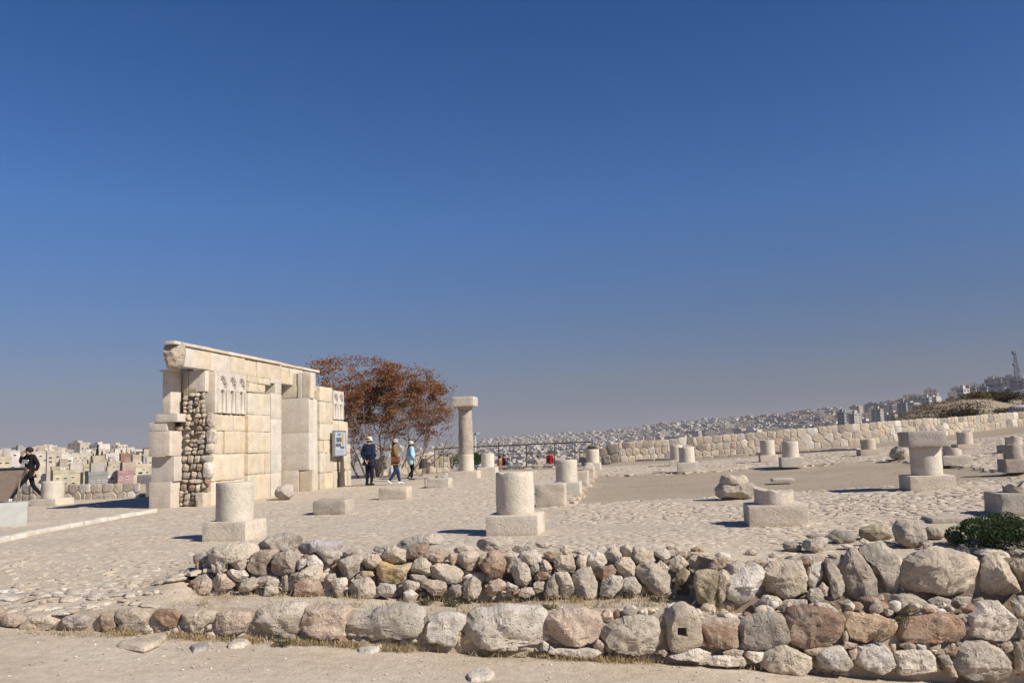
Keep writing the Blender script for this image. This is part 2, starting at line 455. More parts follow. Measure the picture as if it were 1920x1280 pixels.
def outline_stone(poly, thick, r, boxy=0.55, M=36, facets=10, rough=1.0, tilt=1.0, cut=(0.70, 0.95)):
    """poly: outline in metres (right, up); returns local verts (right, fwd, up) and faces of a rounded, chipped stone"""
    cx, cy, rad = radial(poly, M)
    sm = [0.05*rad[k-1] + 0.90*rad[k] + 0.05*rad[(k+1) % M] for k in range(M)]
    size = sum(sm)/M
    e = 1 - 0.62*boxy
    seed = Vector((r.uniform(-90, 90), r.uniform(-90, 90), r.uniform(-90, 90)))
    G = max(7, int(M*0.5)) | 1                       # grid of the front, mapped onto the outline
    def rim(th):
        q = (th/(2*math.pi) % 1)*M; i = int(q) % M; f = q-int(q)
        return sm[i]*(1-f) + sm[(i+1) % M]*f
    vs, ids = [], {}
    for j in range(G):
        for i in range(G):
            a_, b_ = 2*i/(G-1)-1, 2*j/(G-1)-1
            if abs(a_) < 1e-9 and abs(b_) < 1e-9: rho, th = 0.0, 0.0
            elif abs(a_) > abs(b_): rho, th = abs(a_), (b_/a_)*math.pi/4 + (0 if a_ > 0 else math.pi)
            else: rho, th = abs(b_), math.pi/2*(1 if b_ > 0 else 3) - (a_/b_)*math.pi/4
            t = math.asin(min(1, rho**(1/e)))       # profile: flat front, rounded shoulder
            R_ = rim(th)*rho
            ids[(i, j)] = len(vs)
            vs.append(Vector((R_*math.cos(th), -thick*max(0, math.cos(t))**e, R_*math.sin(th))))
    loop = [(i, 0) for i in range(G)] + [(G-1, j) for j in range(1, G)] + [(i, G-1) for i in range(G-2, -1, -1)] + [(0, j) for j in range(G-2, 0, -1)]
    ring = [ids[q] for q in loop]; nb = len(ring); k0 = len(vs)
    for f_, dd in ((0.97, 0.35), (0.8, 0.85)):
        vs += [Vector((vs[q].x*f_, thick*dd, vs[q].z*f_)) for q in ring]
    vs.append(Vector((0, thick*0.9, 0)))
    planes = []
    for _ in range(facets):
        n = Vector((r.uniform(-1.4, 1.4)*tilt, -1, r.uniform(-1.0, 1.3)*tilt)).normalized()
        sup = max(v.dot(n) for v in vs)
        planes.append((n, sup*r.uniform(*cut)))
    out = []
    for v in vs:
        for n, d in planes:
            q = v.dot(n) - d
            if q > 0: v = v - n*q*0.92
        s = v/size
        a = noise.noise(s*1.3+seed)*0.10 + noise.noise(s*3.1+seed)*0.06 + (abs(noise.noise(s*6+seed))-0.25)*-0.07 + noise.noise(s*12+seed)*0.025
        out.append(v + v.normalized()*a*size*rough + Vector((0, noise.noise(s*2.4-seed)*0.07*size*rough, 0)))
    fs = [(ids[(i, j)], ids[(i+1, j)], ids[(i+1, j+1)], ids[(i, j+1)]) for j in range(G-1) for i in range(G-1)]
    for k in range(nb):
        k2 = (k+1) % nb
        fs.append((ring[k2], ring[k], k0+k, k0+k2)); fs.append((k0+k2, k0+k, k0+nb+k, k0+nb+k2)); fs.append((k0+nb+k2, k0+nb+k, len(vs)-1))
    return cx, cy, out, fs
AX = Matrix((R_RIGHT, R_FWD, R_UP)).transposed()       # stone axes: right, away, up
def px_stone(name, pts, Y, parent, r, color, thick=None, boxy=0.55, grow=1.10, facets=10, mat=None, rough=1.0, M=44, tilt=1.0, cut=(0.70, 0.95)):
    """a stone whose outline covers the given picture points when it stands at depth Y"""
    cxp = sum(p[0] for p in pts)/len(pts); cyp = sum(p[1] for p in pts)/len(pts)
    C = at(cxp, cyp, Y)
    s = (C-CAMP).dot(R_FWD)/FPX
    poly = [((p[0]-cxp)*s*grow, -(p[1]-cyp)*s*grow) for p in pts]
    w = max(p[0] for p in poly)-min(p[0] for p in poly); h = max(p[1] for p in poly)-min(p[1] for p in poly)
    th = thick or 0.32*min(w, h)+0.04*max(w, h)
    cx, cy, vs, fs = outline_stone(poly, th, r, boxy, M=M, facets=facets, rough=rough, tilt=tilt, cut=cut)
    C = C + R_RIGHT*cx + R_UP*cy + R_FWD*th*0.35
    me = mesh_data(name, [AX @ v for v in vs], fs, mat or M_ROCK, smooth=True, angle=17)
    base = Vector(parent.location) if parent else Vector((0, 0, 0))
    return obj(name, me, parent, C-base, color=vary(color, r))

def P(block, txt):
    """'k x,y x,y ...' lines in the coordinates of an enlarged crop (x0, y0, scale)"""
    x0, y0, s = block; out = []
    for ln in txt.strip().splitlines():
        t = ln.split(); k = t[0]
        pts = [(x0+float(a)/s, y0+float(b)/s) for a, b in (q.split(',') for q in t[1:])]
        out.append((k, pts))
    return out
BA, BB, BC, BD, BE, BF, BG = (340,1000,5.567), (600,1000,5.567), (860,1000,5.567), (1120,1000,5.12), (1380,980,4.267), (1640,950,3.879), (0,1080,4.8)
UPPER = P(BA, """
c 262,430 258,220 330,165 620,115 790,140 740,260 480,300 460,400
g 780,175 820,110 920,45 1070,20 1200,30 1260,80 1170,180 1080,190 1000,205 830,200
c 310,310 360,290 460,285 470,380 420,410 330,400
p 475,260 520,225 600,215 660,260 675,330 640,375 560,355 490,320
p 690,330 730,240 830,190 940,185 990,210 930,270 885,340 885,450 800,430 720,395
d 935,310 990,220 1110,190 1180,230 1190,330 1170,410 1040,430 940,410
v 1195,320 1220,280 1300,265 1310,330 1220,380
w 1300,270 1370,230 1430,260 1470,320 1460,380 1400,340 1310,320
w 470,410 520,380 580,400 640,390 680,440 650,500 600,510 530,490 480,460
p 320,530 370,430 430,440 480,480 550,540 500,570 440,600 360,590
c 600,590 630,520 740,465 800,510 830,560 760,580 690,600 620,610
p 110,580 160,510 240,490 300,510 305,590 260,630 160,620
b 70,540 100,490 150,485 160,510 110,550
w 880,490 950,465 1030,500 1010,560 880,550
c 860,640 880,560 1000,560 1015,625 930,645
c 1110,430 1210,420 1340,340 1450,350 1460,420 1430,500 1330,500 1220,490 1120,490
r 1180,680 1190,540 1240,500 1420,510 1450,580 1440,640 1300,680
c 1490,500 1530,430 1600,430 1620,500
g 1400,190 1500,180 1640,190 1650,240 1560,320 1500,280 1420,230
v 1170,190 1260,110 1400,80 1640,90 1670,180 1420,190 1260,220
d 780,470 860,450 880,520 840,560 790,520
d 1040,470 1100,440 1110,600 1060,640
""") + P(BB, """
c 190,350 215,290 330,245 440,225 440,270 400,330 390,400 320,460 240,430 195,390
c 440,260 500,220 600,230 640,300 600,350 530,370 450,340
c 640,240 700,150 760,140 880,180 900,240 880,310 740,310 690,290
g 800,150 850,90 1000,30 1180,15 1330,30 1250,110 1140,120 960,130 900,180
b 900,200 960,130 1120,120 1140,160 1090,220 1050,270 920,260
p 1095,230 1130,190 1280,160 1330,220 1310,290 1180,290 1110,260
y 600,350 650,310 720,340 880,350 950,320 880,440 870,520 770,530 640,490 605,440
c 945,370 1000,280 1090,270 1150,320 1150,440 1080,440 960,400
c 1160,460 1170,350 1250,330 1440,370 1480,430 1440,500 1380,525 1280,500
p 1330,260 1360,210 1420,230 1430,330 1380,330
p 1430,280 1460,210 1620,200 1660,240 1640,340 1590,385 1500,360 1440,340
c 1380,180 1450,140 1600,130 1630,180 1540,205 1420,205
c 300,560 360,500 510,480 570,580 610,670 480,685 340,670
w 590,610 620,530 780,540 785,590 740,660 660,660
c 860,520 920,495 1030,520 1040,570 960,600 880,590
w 870,620 960,595 1020,650 990,710 880,725
p 1060,560 1090,490 1300,510 1310,600 1270,650 1190,640 1110,580
w 110,530 140,480 270,470 280,530 230,600 150,600
m 140,600 240,590 220,680 150,660
c 30,510 70,430 150,420 160,470 100,500
y 415,410 430,395 540,400 560,440 480,460 420,440
d 950,430 1070,440 1120,470 1030,520 940,450
d 1480,640 1510,520 1600,460 1670,520 1670,600 1640,670 1500,670
g 220,210 300,180 400,160 450,200 330,240 230,250
g 560,170 580,130 700,130 680,190 600,200
d 0,220 60,190 200,210 190,270 100,320 20,280
d 1330,600 1380,540 1460,560 1470,660 1340,680
""") + P(BC, """
p 200,310 220,240 300,200 300,230 260,290 210,330
b 215,350 270,270 330,200 430,200 480,290 490,400 440,470 360,490 320,430
d 490,340 530,260 630,270 660,330 560,400 510,400
c 550,400 580,340 680,320 740,380 745,480 690,545 610,540 560,460
g 630,260 660,200 800,180 850,240 860,300 760,320 680,320
c 450,240 500,220 640,210 620,260 500,270
c 180,130 210,80 350,50 570,50 540,150 480,190 260,170
c 560,180 600,130 720,120 780,180 660,200
o 880,220 940,190 1080,200 1080,240 960,260 900,250
p 860,370 870,280 930,290 970,370 950,440 890,420
p 1000,260 1080,240 1190,250 1215,340 1200,400 1080,400 1020,370
c 1060,170 1110,135 1170,170 1200,250 1100,250
c 1215,310 1260,230 1330,240 1350,330 1330,390 1240,410
w 1345,290 1370,230 1440,200 1510,230 1550,300 1500,350 1440,380 1370,350
r 1430,440 1480,360 1600,340 1650,400 1600,460 1490,470
d 890,640 930,500 1010,430 1040,480 1050,660 960,670 900,660
c 1010,430 1140,420 1190,520 1220,620 1150,660 1060,670 1050,560
g 1200,540 1200,460 1270,400 1380,380 1430,480 1460,560 1440,660 1380,670 1240,640
w 1490,640 1510,500 1600,460 1700,460 1720,540 1650,600 1600,660
p 300,590 330,510 420,480 480,520 490,590 400,610
w 480,560 510,510 620,560 600,600
c 770,590 800,510 890,510 890,600 820,620
c 620,640 660,580 770,570 790,640 700,670
g 740,400 760,330 830,320 840,370 770,430
b 780,470 840,400 930,410 940,470 860,490
g 1180,190 1260,175 1340,215 1290,235
c 790,110 900,90 990,110 960,150 840,150
""") + P(BD, """
g 70,210 130,150 200,140 240,190 210,260 140,280
c 220,140 280,110 330,150 340,220 270,230
c 175,300 240,240 320,245 375,340 350,400 270,425 210,370
c 340,220 360,150 440,150 540,190 555,260 500,310 420,315 350,270
w 550,180 600,160 680,160 700,230 620,250 570,215
c 570,300 610,265 690,330 670,365 600,340
c 690,340 700,270 790,215 840,260 875,300 820,350 770,380
g 390,410 400,330 540,300 640,360 715,430 720,540 620,590 520,550 440,480
g 240,530 270,440 360,430 415,510 410,570 320,580
p 870,270 920,220 1030,205 1080,270 1085,340 980,360 900,330
m 755,510 770,400 840,345 930,410 860,450 780,515
c 660,140 700,120 800,140 830,200 720,200
o 900,150 960,130 1040,150 1000,190 920,190
""")
BASTION = P(BD, """
m 945,470 960,390 1050,360 1150,370 1140,470 1150,680 1100,690 985,660
c 1150,400 1220,360 1290,430 1220,500 1240,600 1200,670 1165,600
w 1240,520 1280,440 1420,360 1560,340 1610,400 1580,480 1540,560 1480,650 1380,670 1290,620
g 1250,370 1270,300 1350,270 1420,300 1400,370 1320,410
p 1080,320 1130,240 1230,230 1280,270 1240,320 1160,335
w 1130,210 1180,180 1290,210 1280,240 1180,240
c 1000,730 1030,680 1120,690 1140,740 1110,790 1040,785
""") + P(BE, """
c 240,400 300,330 520,330 560,440 570,560 480,580 340,580 270,540 245,470
c 160,310 200,290 450,300 540,340 400,390 240,390
w 575,480 590,370 640,325 700,325 700,420 660,520 610,525
g 580,600 600,540 660,530 720,590 690,630 610,640
d 720,330 760,300 830,390 870,500 850,580 780,620 750,520 730,420
d 870,370 910,270 950,225 1000,260 1060,330 1120,440 1140,560 1100,600 930,600 890,520
g 1000,240 1060,210 1180,190 1280,240 1290,400 1290,560 1200,580 1180,480 1120,360
c 150,670 230,590 330,600 370,640 300,690 180,700
g 330,680 400,620 560,620 570,660 480,700 380,710
c 570,670 650,640 740,650 820,710 700,720
b 1000,610 1130,610 1240,670 1180,720 1070,740 1030,700
p 480,310 560,260 700,270 700,310 560,330
d 830,640 900,620 960,650 940,710 860,700
c 740,260 830,250 900,280 860,320 790,310
c 640,560 700,480 740,520 730,580
""") + P(BF, """
c 250,470 290,400 400,340 560,335 740,400 775,490 750,600 680,645 560,640 420,610 290,630 200,560
c 790,620 810,480 850,370 920,360 980,420 1040,520 1045,600 960,640 850,640
g 130,700 160,650 280,650 390,710 360,760 220,795 150,760
g 1010,700 1060,660 1120,660 1130,800 1050,810
c 1000,420 1040,390 1120,380 1130,560 1060,560
g 400,680 470,660 560,680 540,740 430,730
p 560,700 610,660 700,660 690,720 600,740
d 720,680 790,660 800,700 740,720
""")
LOWER = P(BA, """
c 10,860 40,830 330,830 340,900 220,980 150,1030 30,1030
p 350,850 480,830 700,840 690,940 640,1020 480,1050 360,1010
g 770,900 830,800 960,755 1240,750 1290,800 1280,930 1200,1050 1080,1070 1030,1030 900,1050 800,1010
""") + P(BB, """
p -210,920 -150,800 200,780 330,790 270,870 250,1000 200,1070 60,1080 -100,1050 -190,990
g 270,1020 290,930 370,860 760,770 940,770 1050,830 1050,1000 1010,1060 800,1070 480,1060 280,1040
g 1060,960 1060,900 1130,850 1140,890 1090,950
w 1105,1070 1150,900 1200,860 1400,850 1490,880 1500,960 1430,1030 1410,1160 1290,1160 1230,1110 1120,1110
""") + P(BC, """
w 100,1000 140,880 200,820 400,790 850,800 880,870 870,1150 600,1165 280,1165 180,1150 110,1060
p 900,1010 900,930 1000,860 1120,810 1310,810 1480,890 1490,1040 1480,1110 1300,1150 1100,1150 950,1080
w 855,1210 880,1120 940,1160 930,1220
w 930,1240 960,1180 1020,1220 1010,1260
w 1010,1250 1030,1200 1200,1210 1510,1210 1500,1250 1350,1290 1100,1270
p 1410,1170 1450,1110 1520,1150 1510,1210 1420,1200
w 510,1210 560,1180 620,1190 610,1220
c 640,1210 690,1190 780,1200 770,1230
g 400,1215 440,1180 500,1190 490,1225
""") + P(BD, """
c 70,990 130,910 320,820 520,830 620,900 650,990 610,1090 520,1160 360,1150 250,1130 130,1080
b 1000,900 1060,880 1180,870 1340,890 1350,1080 1200,1090 1060,1060 1020,960
p 990,850 1130,815 1350,815 1370,890 1080,900
w 690,1180 860,1130 960,1115 1080,1150 1060,1240 960,1220 780,1200
w 1060,1190 1250,1180 1400,1190 1430,1260 1250,1270 1070,1250
c 1210,1140 1300,1110 1400,1130 1380,1170 1240,1170
c 580,1140 640,1110 680,1140 650,1180
r 580,840 640,800 660,860 610,890
""") + P(BE, """
d 40,850 70,780 250,745 380,760 405,860 400,940 310,990 110,1000 60,950
b 425,960 420,800 450,710 600,690 860,740 850,860 820,940 700,980 560,1010 450,970
o 860,800 920,720 980,740 1180,760 1280,810 1270,890 1180,940 1040,940 900,900
c 860,880 880,860 900,900 890,950 860,950
w 75,1060 100,1030 220,1040 210,1090 150,1115
c 220,1120 250,1040 400,995 480,1030 600,1090 620,1160 560,1200 360,1190 240,1180
w 660,1050 700,1020 850,1005 900,1080 930,1140 880,1175 780,1160 680,1160
w 970,1070 1000,1000 1180,980 1250,1060 1260,1140 1150,1200 1050,1170 980,1130
p 860,980 880,955 980,965 970,1005 870,1000
p 910,1030 970,1010 965,1080 920,1090
p 560,1020 680,1000 820,990 810,1020 700,1030 600,1060
c 0,1060 60,1080 80,1140 0,1140
""") + P(BF, """
r 195,930 240,840 420,790 590,800 660,870 665,940 620,975 400,980 230,970
w 700,930 710,790 790,720 900,700 950,740 1015,820 1015,920 930,970 800,955
w 175,1190 170,1070 280,1055 400,1055 440,1110 470,1190 380,1205 200,1215
g 590,1180 620,1060 700,1000 820,1010 940,1070 980,1180 960,1240 820,1260 680,1230
d 1030,1000 1090,980 1120,1000 1120,1200 1040,1180
p 180,1010 260,985 320,1020 250,1040
w 310,1000 370,1010 380,1045 330,1040
w 410,1030 480,1000 480,1040
c 120,1000 155,1000 150,1060 125,1050
b 510,1040 560,1010 620,1030 620,1080 550,1080
g 600,800 640,780 670,820 660,850
p 520,1160 570,1150 610,1230 560,1230
c 930,1010 990,980 1010,1040 960,1060
c 80,810 150,820 150,840 90,830
g 470,1090 540,1080 570,1140 520,1160
d 1030,840 1070,820 1110,840 1110,960 1050,960
d 700,980 780,970 850,1000 720,1000
""") + P(BG, """
c 170,450 260,370 440,350 530,390 450,470 330,490 220,480
v 545,400 600,360 750,355 790,380 770,460 640,455 560,440
b 870,430 900,340 1020,350 1040,450 950,480
p 1030,390 1060,320 1180,300 1320,310 1315,480 1200,480 1080,460
b 1390,330 1440,310 1560,310 1610,360 1600,450 1530,450 1430,390
p 0,400 60,350 180,360 230,390 150,450 20,440
""")
HOLED = P(BD, "c 665,820 740,720 840,690 940,740 980,830 1020,1080 900,1105 760,1120 690,1100 670,950")[0][1]
LOOSE_TOP = P(BE, """
d 380,200 400,150 480,160 530,190 520,230 430,230
c 540,180 570,140 700,120 740,150 710,220 660,240 560,210
d 740,110 800,65 920,75 960,130 940,165 830,165 760,130
w 840,180 880,170 940,190 900,215
m 1000,110 1010,50 1110,25 1220,40 1260,120 1180,140 1060,140
d 550,110 610,90 740,90 720,120 600,125
w 990,150 1020,125 1070,150 1050,185
c 1130,160 1200,150 1280,160 1270,200 1180,180
c 260,270 300,240 380,270 360,290 290,290
p 70,250 110,210 180,240 150,260
""") + P(BF, """
g 150,180 180,120 290,105 350,110 375,200 350,270 300,300 230,300 190,260
g 375,170 400,150 500,160 510,220 430,240 380,230
w 355,270 400,245 425,270 400,310 360,315
c 590,320 640,280 700,310 720,350 640,345
w 730,330 830,310 940,320 1010,370 990,410 900,370 800,360
c 400,320 450,300 490,330 430,335
g 990,330 1060,310 1100,330 1090,380 1020,370
g 520,210 560,180 640,190 640,260 560,280
""")
# the walls run on past both sides of the picture
def shifted(lst, lo, hi, dx, dy=0):
    return [(k, [(x+dx, y+dy) for x, y in pts]) for k, pts in lst if lo < sum(p[0] for p in pts)/len(pts) < hi]
BASTION += shifted(BASTION, 1590, 1915, 335, 4)
LOWER += shifted(LOWER, 1590, 1915, 335, 6) + shifted(LOWER, 30, 330, -330, -6)
rw = random.Random(5)
def mean(pts): return sum(p[0] for p in pts)/len(pts), sum(p[1] for p in pts)/len(pts)
upper_wall = empty('terrace_wall', (0, 9.8, -0.4))
tag(upper_wall, 'low dry wall of tumbled fieldstones along the edge of the cobbled plaza', 'stone wall', kind='thing')
lower_wall = empty('retaining_wall', (0, 9.0, -0.9))
tag(lower_wall, 'row of large squared boulders retaining the dirt ledge, nearest the bottom', 'stone wall', kind='thing')
for k, pts in UPPER:
    cx, cy = mean(pts); yb = max(p[1] for p in pts)
    Y = 9.80 - 0.0028*(cy-1060)
    if yb < 1042: Y = 9.98
    px_stone('stone', pts, Y, upper_wall, rw, STONE_COL[k], boxy=rw.uniform(0.5, 0.9), facets=6, tilt=0.85, grow=1.13, cut=(0.50, 0.90))
for k, pts in BASTION:
    cx, cy = mean(pts)
    Y = 9.42 - 0.0025*(cy-1080) - 0.05*sstep(1500, 1900, cx)
    px_stone('stone', pts, Y, upper_wall, rw, STONE_COL[k], boxy=rw.uniform(0.6, 0.9), facets=6, tilt=0.7, grow=1.13, cut=(0.54, 0.90))
for k, pts in LOWER:
    cx, cy = mean(pts)
    Y = 9.06 - 0.0012*(cy-1180)
    px_stone('stone', pts, Y, lower_wall, rw, STONE_COL[k], boxy=rw.uniform(0.8, 0.97), facets=6, tilt=0.5, grow=1.13, cut=(0.65, 0.95))
# the block with a square socket cut in its face
def socket_block():
    xs = [p[0] for p in HOLED]; Y = 9.04
    o = px_stone('stone', HOLED, Y, lower_wall, rw, STONE_COL['c'], boxy=0.95, facets=2, rough=0.5, M=40)
    o['label'] = 'pale block with a square socket cut into its face'
    me = o.data
    hx, hy = 1120+797/5.12, 1000+912/5.12
    c = o.location + lower_wall.location
    bm = bmesh.new(); bm.from_mesh(me)
    cut = bmesh.new()
    H = at(hx, hy, Y) - c
    bmesh.ops.create_cube(cut, size=1.0)
    M = Matrix.Translation(H - R_FWD*0.02) @ AX.to_4x4() @ Matrix.Diagonal((0.095, 0.26, 0.088, 1))
    cut.transform(M)
    cme = bpy.data.meshes.new('socket_cut'); cut.to_mesh(cme)
    co = bpy.data.objects.new('socket_cut', cme); COL.objects.link(co)
    co.location = c
    md = o.modifiers.new('cut', 'BOOLEAN'); md.object = co; md.operation = 'DIFFERENCE'; md.solver = 'EXACT'
    dg = bpy.context.evaluated_depsgraph_get(); dg.update()
    new = bpy.data.meshes.new_from_object(o.evaluated_get(dg))
    o.modifiers.clear(); o.data = new
    bpy.data.objects.remove(co)
socket_block()
loose_names = []
for i, (k, pts) in enumerate(LOOSE_TOP):
    yb = max(p[1] for p in pts); cx, cy = mean(pts)
    Yg = ground_hit(cx, yb).y
    Y = max(9.55, min(10.6, Yg + 0.05))
    o = px_stone('stone', pts, Y, upper_wall, rw, STONE_COL[k], boxy=0.5)
# small stones wedged behind and between: one part per wall
def wedge_fill(name, parent, n, xr, ypx, Yf, size, seed):
    r = random.Random(seed); verts, faces, tint = [], [], []
    for _ in range(n):
        px = r.uniform(*xr); py = r.uniform(*ypx(px)); s = r.uniform(*size)
        c = at(px, py, Yf(px, py))
        sv = Vector((r.uniform(-9, 9), r.uniform(-9, 9), r.uniform(-9, 9)))
        col = vary(STONE_COL[r.choice('ccgpdbw')], r, 0.15)
        b = len(verts); sc = Vector((r.uniform(0.7, 1.5), r.uniform(0.7, 1.3), r.uniform(0.6, 1.1)))
        for v, in [(v,) for v in ICO_V]:
            q = Vector((v.x*sc.x, v.y*sc.y, v.z*sc.z)); q *= s*(1 + 0.35*noise.noise(v*1.4+sv))
            verts.append(c + q); tint.append((*col, 1))
        faces += [tuple(i+b for i in f) for f in ICO_F]
    base = Vector(parent.location)
    me = mesh_data(name, [v-base for v in verts], faces, M_RUBBLE, smooth=True, angle=35)
    a = me.attributes.new('tint', 'FLOAT_COLOR', 'POINT'); a.data.foreach_set('color', [x for t in tint for x in t])
    o = obj(name, me, parent); o['kind'] = 'stuff'; return o
_b = bmesh.new(); bmesh.ops.create_icosphere(_b, subdivisions=2, radius=1.0)
ICO_V = [v.co.copy() for v in _b.verts]; ICO_F = [tuple(v.index for v in f.verts) for f in _b.faces]; _b.free()
wedge_fill('wedge_stones', upper_wall, 380, (372, 1300), lambda x: (1042, 1114), lambda x, y: 9.98 - 0.0028*(y-1060), (0.03, 0.09), 3)
w2 = wedge_fill('wedge_stones', upper_wall, 430, (1320, 2230), lambda x: (1050, 1138), lambda x, y: 9.53, (0.03, 0.09), 4)
wedge_fill('wedge_stones', lower_wall, 950, (250, 2230), lambda x: (1165, 1205) if x < 1100 else (1140, 1235) if x < 1400 else (1130, 1262), lambda x, y: 9.13, (0.02, 0.065), 6)
# rough earth packed behind the stones
def core(name, parent, xs, y0, y1, zt, zb):
    mb = MB(); base = Vector(parent.location); r = random.Random(9); n = len(xs)
    rows = []
    for k in range(6):
        t = k/5
        for x in xs:
            z = zt(x)*(1-t) + zb(x)*t
            rows.append(Vector((x, y0(x) + 0.05 - 0.08*t + 0.05*noise.noise(Vector((x*3, z*4, 1))), z + 0.03*noise.noise(Vector((x*2, 7, t*3))))) - base)
    for x in xs: rows.append(Vector((x, y1, zb(x))) - base)
    for x in xs: rows.insert(0, None) if False else None
    fs = [(j*n+i, (j+1)*n+i, (j+1)*n+i+1, j*n+i+1) for j in range(5) for i in range(n-1)]
    return obj(name, mesh_data(name, rows[:6*n], fs, M_CORE, smooth=True), parent)
core('earth_core', upper_wall, frange(-3.5, 2.02, 0.12), lambda x: 9.90, 10, lambda x: -0.03, lambda x: lerp_tab(LEDGE_T, x)-0.1)
core('earth_core', upper_wall, frange(1.98, 8.0, 0.12), lambda x: step_y(x)+0.02, 10, lambda x: plaza_z(x, 9.5)-0.03, lambda x: lerp_tab(LEDGE_T, x)-0.1)
core('earth_core', lower_wall, frange(-8.0, 8.0, 0.12), lambda x: 9.16, 10, lambda x: lerp_tab(LEDGE_T, x)-0.02, lambda x: dirt_z(x, 9)-0.1)
# ------------------------------------------------------------------ column drums, plinths and loose blocks on the plaza
def rough_box(w, d, h, r, bev=0.012, wear=0.004, seg=5):
    """stone block standing on z = 0: subdivided, slightly worn, with softened edges"""
    bm = bmesh.new(); bmesh.ops.create_cube(bm, size=1.0)
    for v in bm.verts: v.co = Vector((v.co.x*w, v.co.y*d, (v.co.z+0.5)*h))
    bmesh.ops.bevel(bm, geom=bm.edges[:], offset=bev, segments=2, profile=0.6, affect='EDGES')
    if seg > 1:
        long_e = [e for e in bm.edges if e.calc_length() > 0.5*min(w, d, h)]
        bmesh.ops.subdivide_edges(bm, edges=long_e, cuts=seg-1, use_grid_fill=True)
    sd = Vector((r.uniform(-50, 50), r.uniform(-50, 50), 0))
    for v in bm.verts:
        a = noise.noise(v.co*6+sd)*wear + noise.noise(v.co*17+sd)*wear*0.7
        v.co += Vector((noise.noise(v.co*9+sd), noise.noise(v.co*9-sd), noise.noise(v.co*8+sd*2) if v.co.z > 0.02 else 0))*wear*1.2 + (v.co-Vector((0, 0, h/2))).normalized()*a
    return bm
def bm_obj(name, bm, mat, parent, loc=(0, 0, 0), rz=0, color=None, angle=40):
    me = bpy.data.meshes.new(name); bm.to_mesh(me); bm.free(); me.materials.append(mat)
    me.polygons.foreach_set('use_smooth', [True]*len(me.polygons)); me.set_sharp_from_angle(angle=math.radians(angle))
    return obj(name, me, parent, loc, (0, 0, rz), color)
def drum_mesh(r0, r1, h, r, wear=0.004, n=40, m=8, top=None):
    """upright drum; top(t, rr) may cut the upper end into a broken edge"""
    vs, fs = [], []; sd = Vector((r.uniform(-50, 50), 0, 0))
    prof = [(r0*0.985, 0.0)] + [(r0 + (r1-r0)*k/m, 0.012 + (h-0.024)*k/m) for k in range(m+1)] + [(r1*0.97, h), (r1*0.6, h), (r1*0.25, h)]
    for i, (rr, z) in enumerate(prof):
        for k in range(n):
            t = 6.2832*k/n; v = Vector((rr*math.cos(t), rr*math.sin(t), z))
            if top: v.z = min(v.z, top(v.x, v.y)) if z > 0.03 else v.z
            q = noise.noise(v*5+sd)*wear*1.5 + noise.noise(v*19+sd)*wear
            v.x *= 1+q/rr; v.y *= 1+q/rr
            if not top and z > h-0.02:
                ch = noise.noise(Vector((math.cos(t)*2.2, math.sin(t)*2.2, sd.x)))
                if ch > 0.22 and rr > r1*0.9: v.z -= (ch-0.22)*0.05; v.x *= 0.985; v.y *= 0.985
            if top and i > m//2: v.z += noise.noise(v*9+sd)*wear*5
            vs.append(v)
    L = len(prof)
    fs = [(j*n+k, j*n+(k+1) % n, (j+1)*n+(k+1) % n, (j+1)*n+k) for j in range(L-1) for k in range(n)]
    fs += [tuple(range((L-1)*n, L*n)), tuple(range(n-1, -1, -1))]
    bm = bmesh.new(); bv = [bm.verts.new(v) for v in vs]
    for f in fs: bm.faces.new([bv[i] for i in f])
    return bm
rd = random.Random(31)
C_NEW, C_OLD, C_GREY = (0.57, 0.50, 0.41), (0.52, 0.44, 0.355), (0.40, 0.345, 0.285)
def span(px0, px1, Y): return abs(px1-px0)*Y/FPX*1.003
def column_base(label, px_mid, y_base, Yoff, w_px, plinth_h_px, drum_px, drum_h_px, color=C_NEW, wear=0.003, broken=None, rot=None,
                depth=None, group='column bases on the plaza', taper=0.0, dx=0.0):
    """plinth with a drum on it; sizes in picture pixels at its own depth; y_base is the foot of the front face"""
    g = ground_hit(px_mid, y_base); Y = g.y
    k = Y/FPX*1.005
    w = w_px*k; d = depth or w
    a = -GA if rot is None else rot
    away = Vector((-math.sin(a), math.cos(a), 0))
    c = g + away*(d/2); c.z = g.z - 0.02
    e = empty('column_base', c, a)
    tag(e, label, 'column base', group)
    ph = plinth_h_px*k + 0.02
    bm_obj('plinth', rough_box(w, d, ph, rd, 0.010+wear, wear), M_DRUM, e, color=vary(color, rd, 0.05))
    if drum_px:
        r0 = drum_px*k/2; h = drum_h_px*k*1.0
        top = None
        if broken:
            ph0, am = rd.uniform(0, 6), broken
            top = lambda x, y: h*(1 - am*(0.5+0.5*math.sin(ph0 + x*7/r0*0.25)) - am*0.5*max(0, noise.noise(Vector((x*6, y*6, ph0)))))
        bm_obj('drum', drum_mesh(r0, r0*(1-taper), h, rd, wear, top=top), M_DRUM, e, (dx, 0, ph), color=vary(color, rd, 0.05))
    return e
column_base('smooth pale drum on a square plinth, left of the plaza in front of the ruin', 419, 1013, 0, 86, 33, 69, 71, C_NEW)
column_base('speckled drum on a low plinth, nearest to the middle of the rubble wall', 960, 1003, 0, 97, 35, 72, 78, C_NEW, wear=0.004)
column_base('drum at the corner of the earth court, behind a rough stone block', 1061, 926, 0, 52, 21, 41, 41, C_NEW)
column_base('far drum standing at the near end of the long stone wall', 1111, 880, 0, 29, 12, 25, 25, C_NEW)
column_base('drum on a wide plinth just right of the tall column', 912, 894, 0, 34, 18, 24.5, 25, C_NEW)
column_base('pale drum on a plinth at the far left edge of the earth court', 1290, 884, 0, 38, 17, 29, 28, C_NEW)
column_base('drum half hidden behind the pale drum at the far edge of the court', 1270, 872, 0, 28, 10, 24, 27, C_NEW)
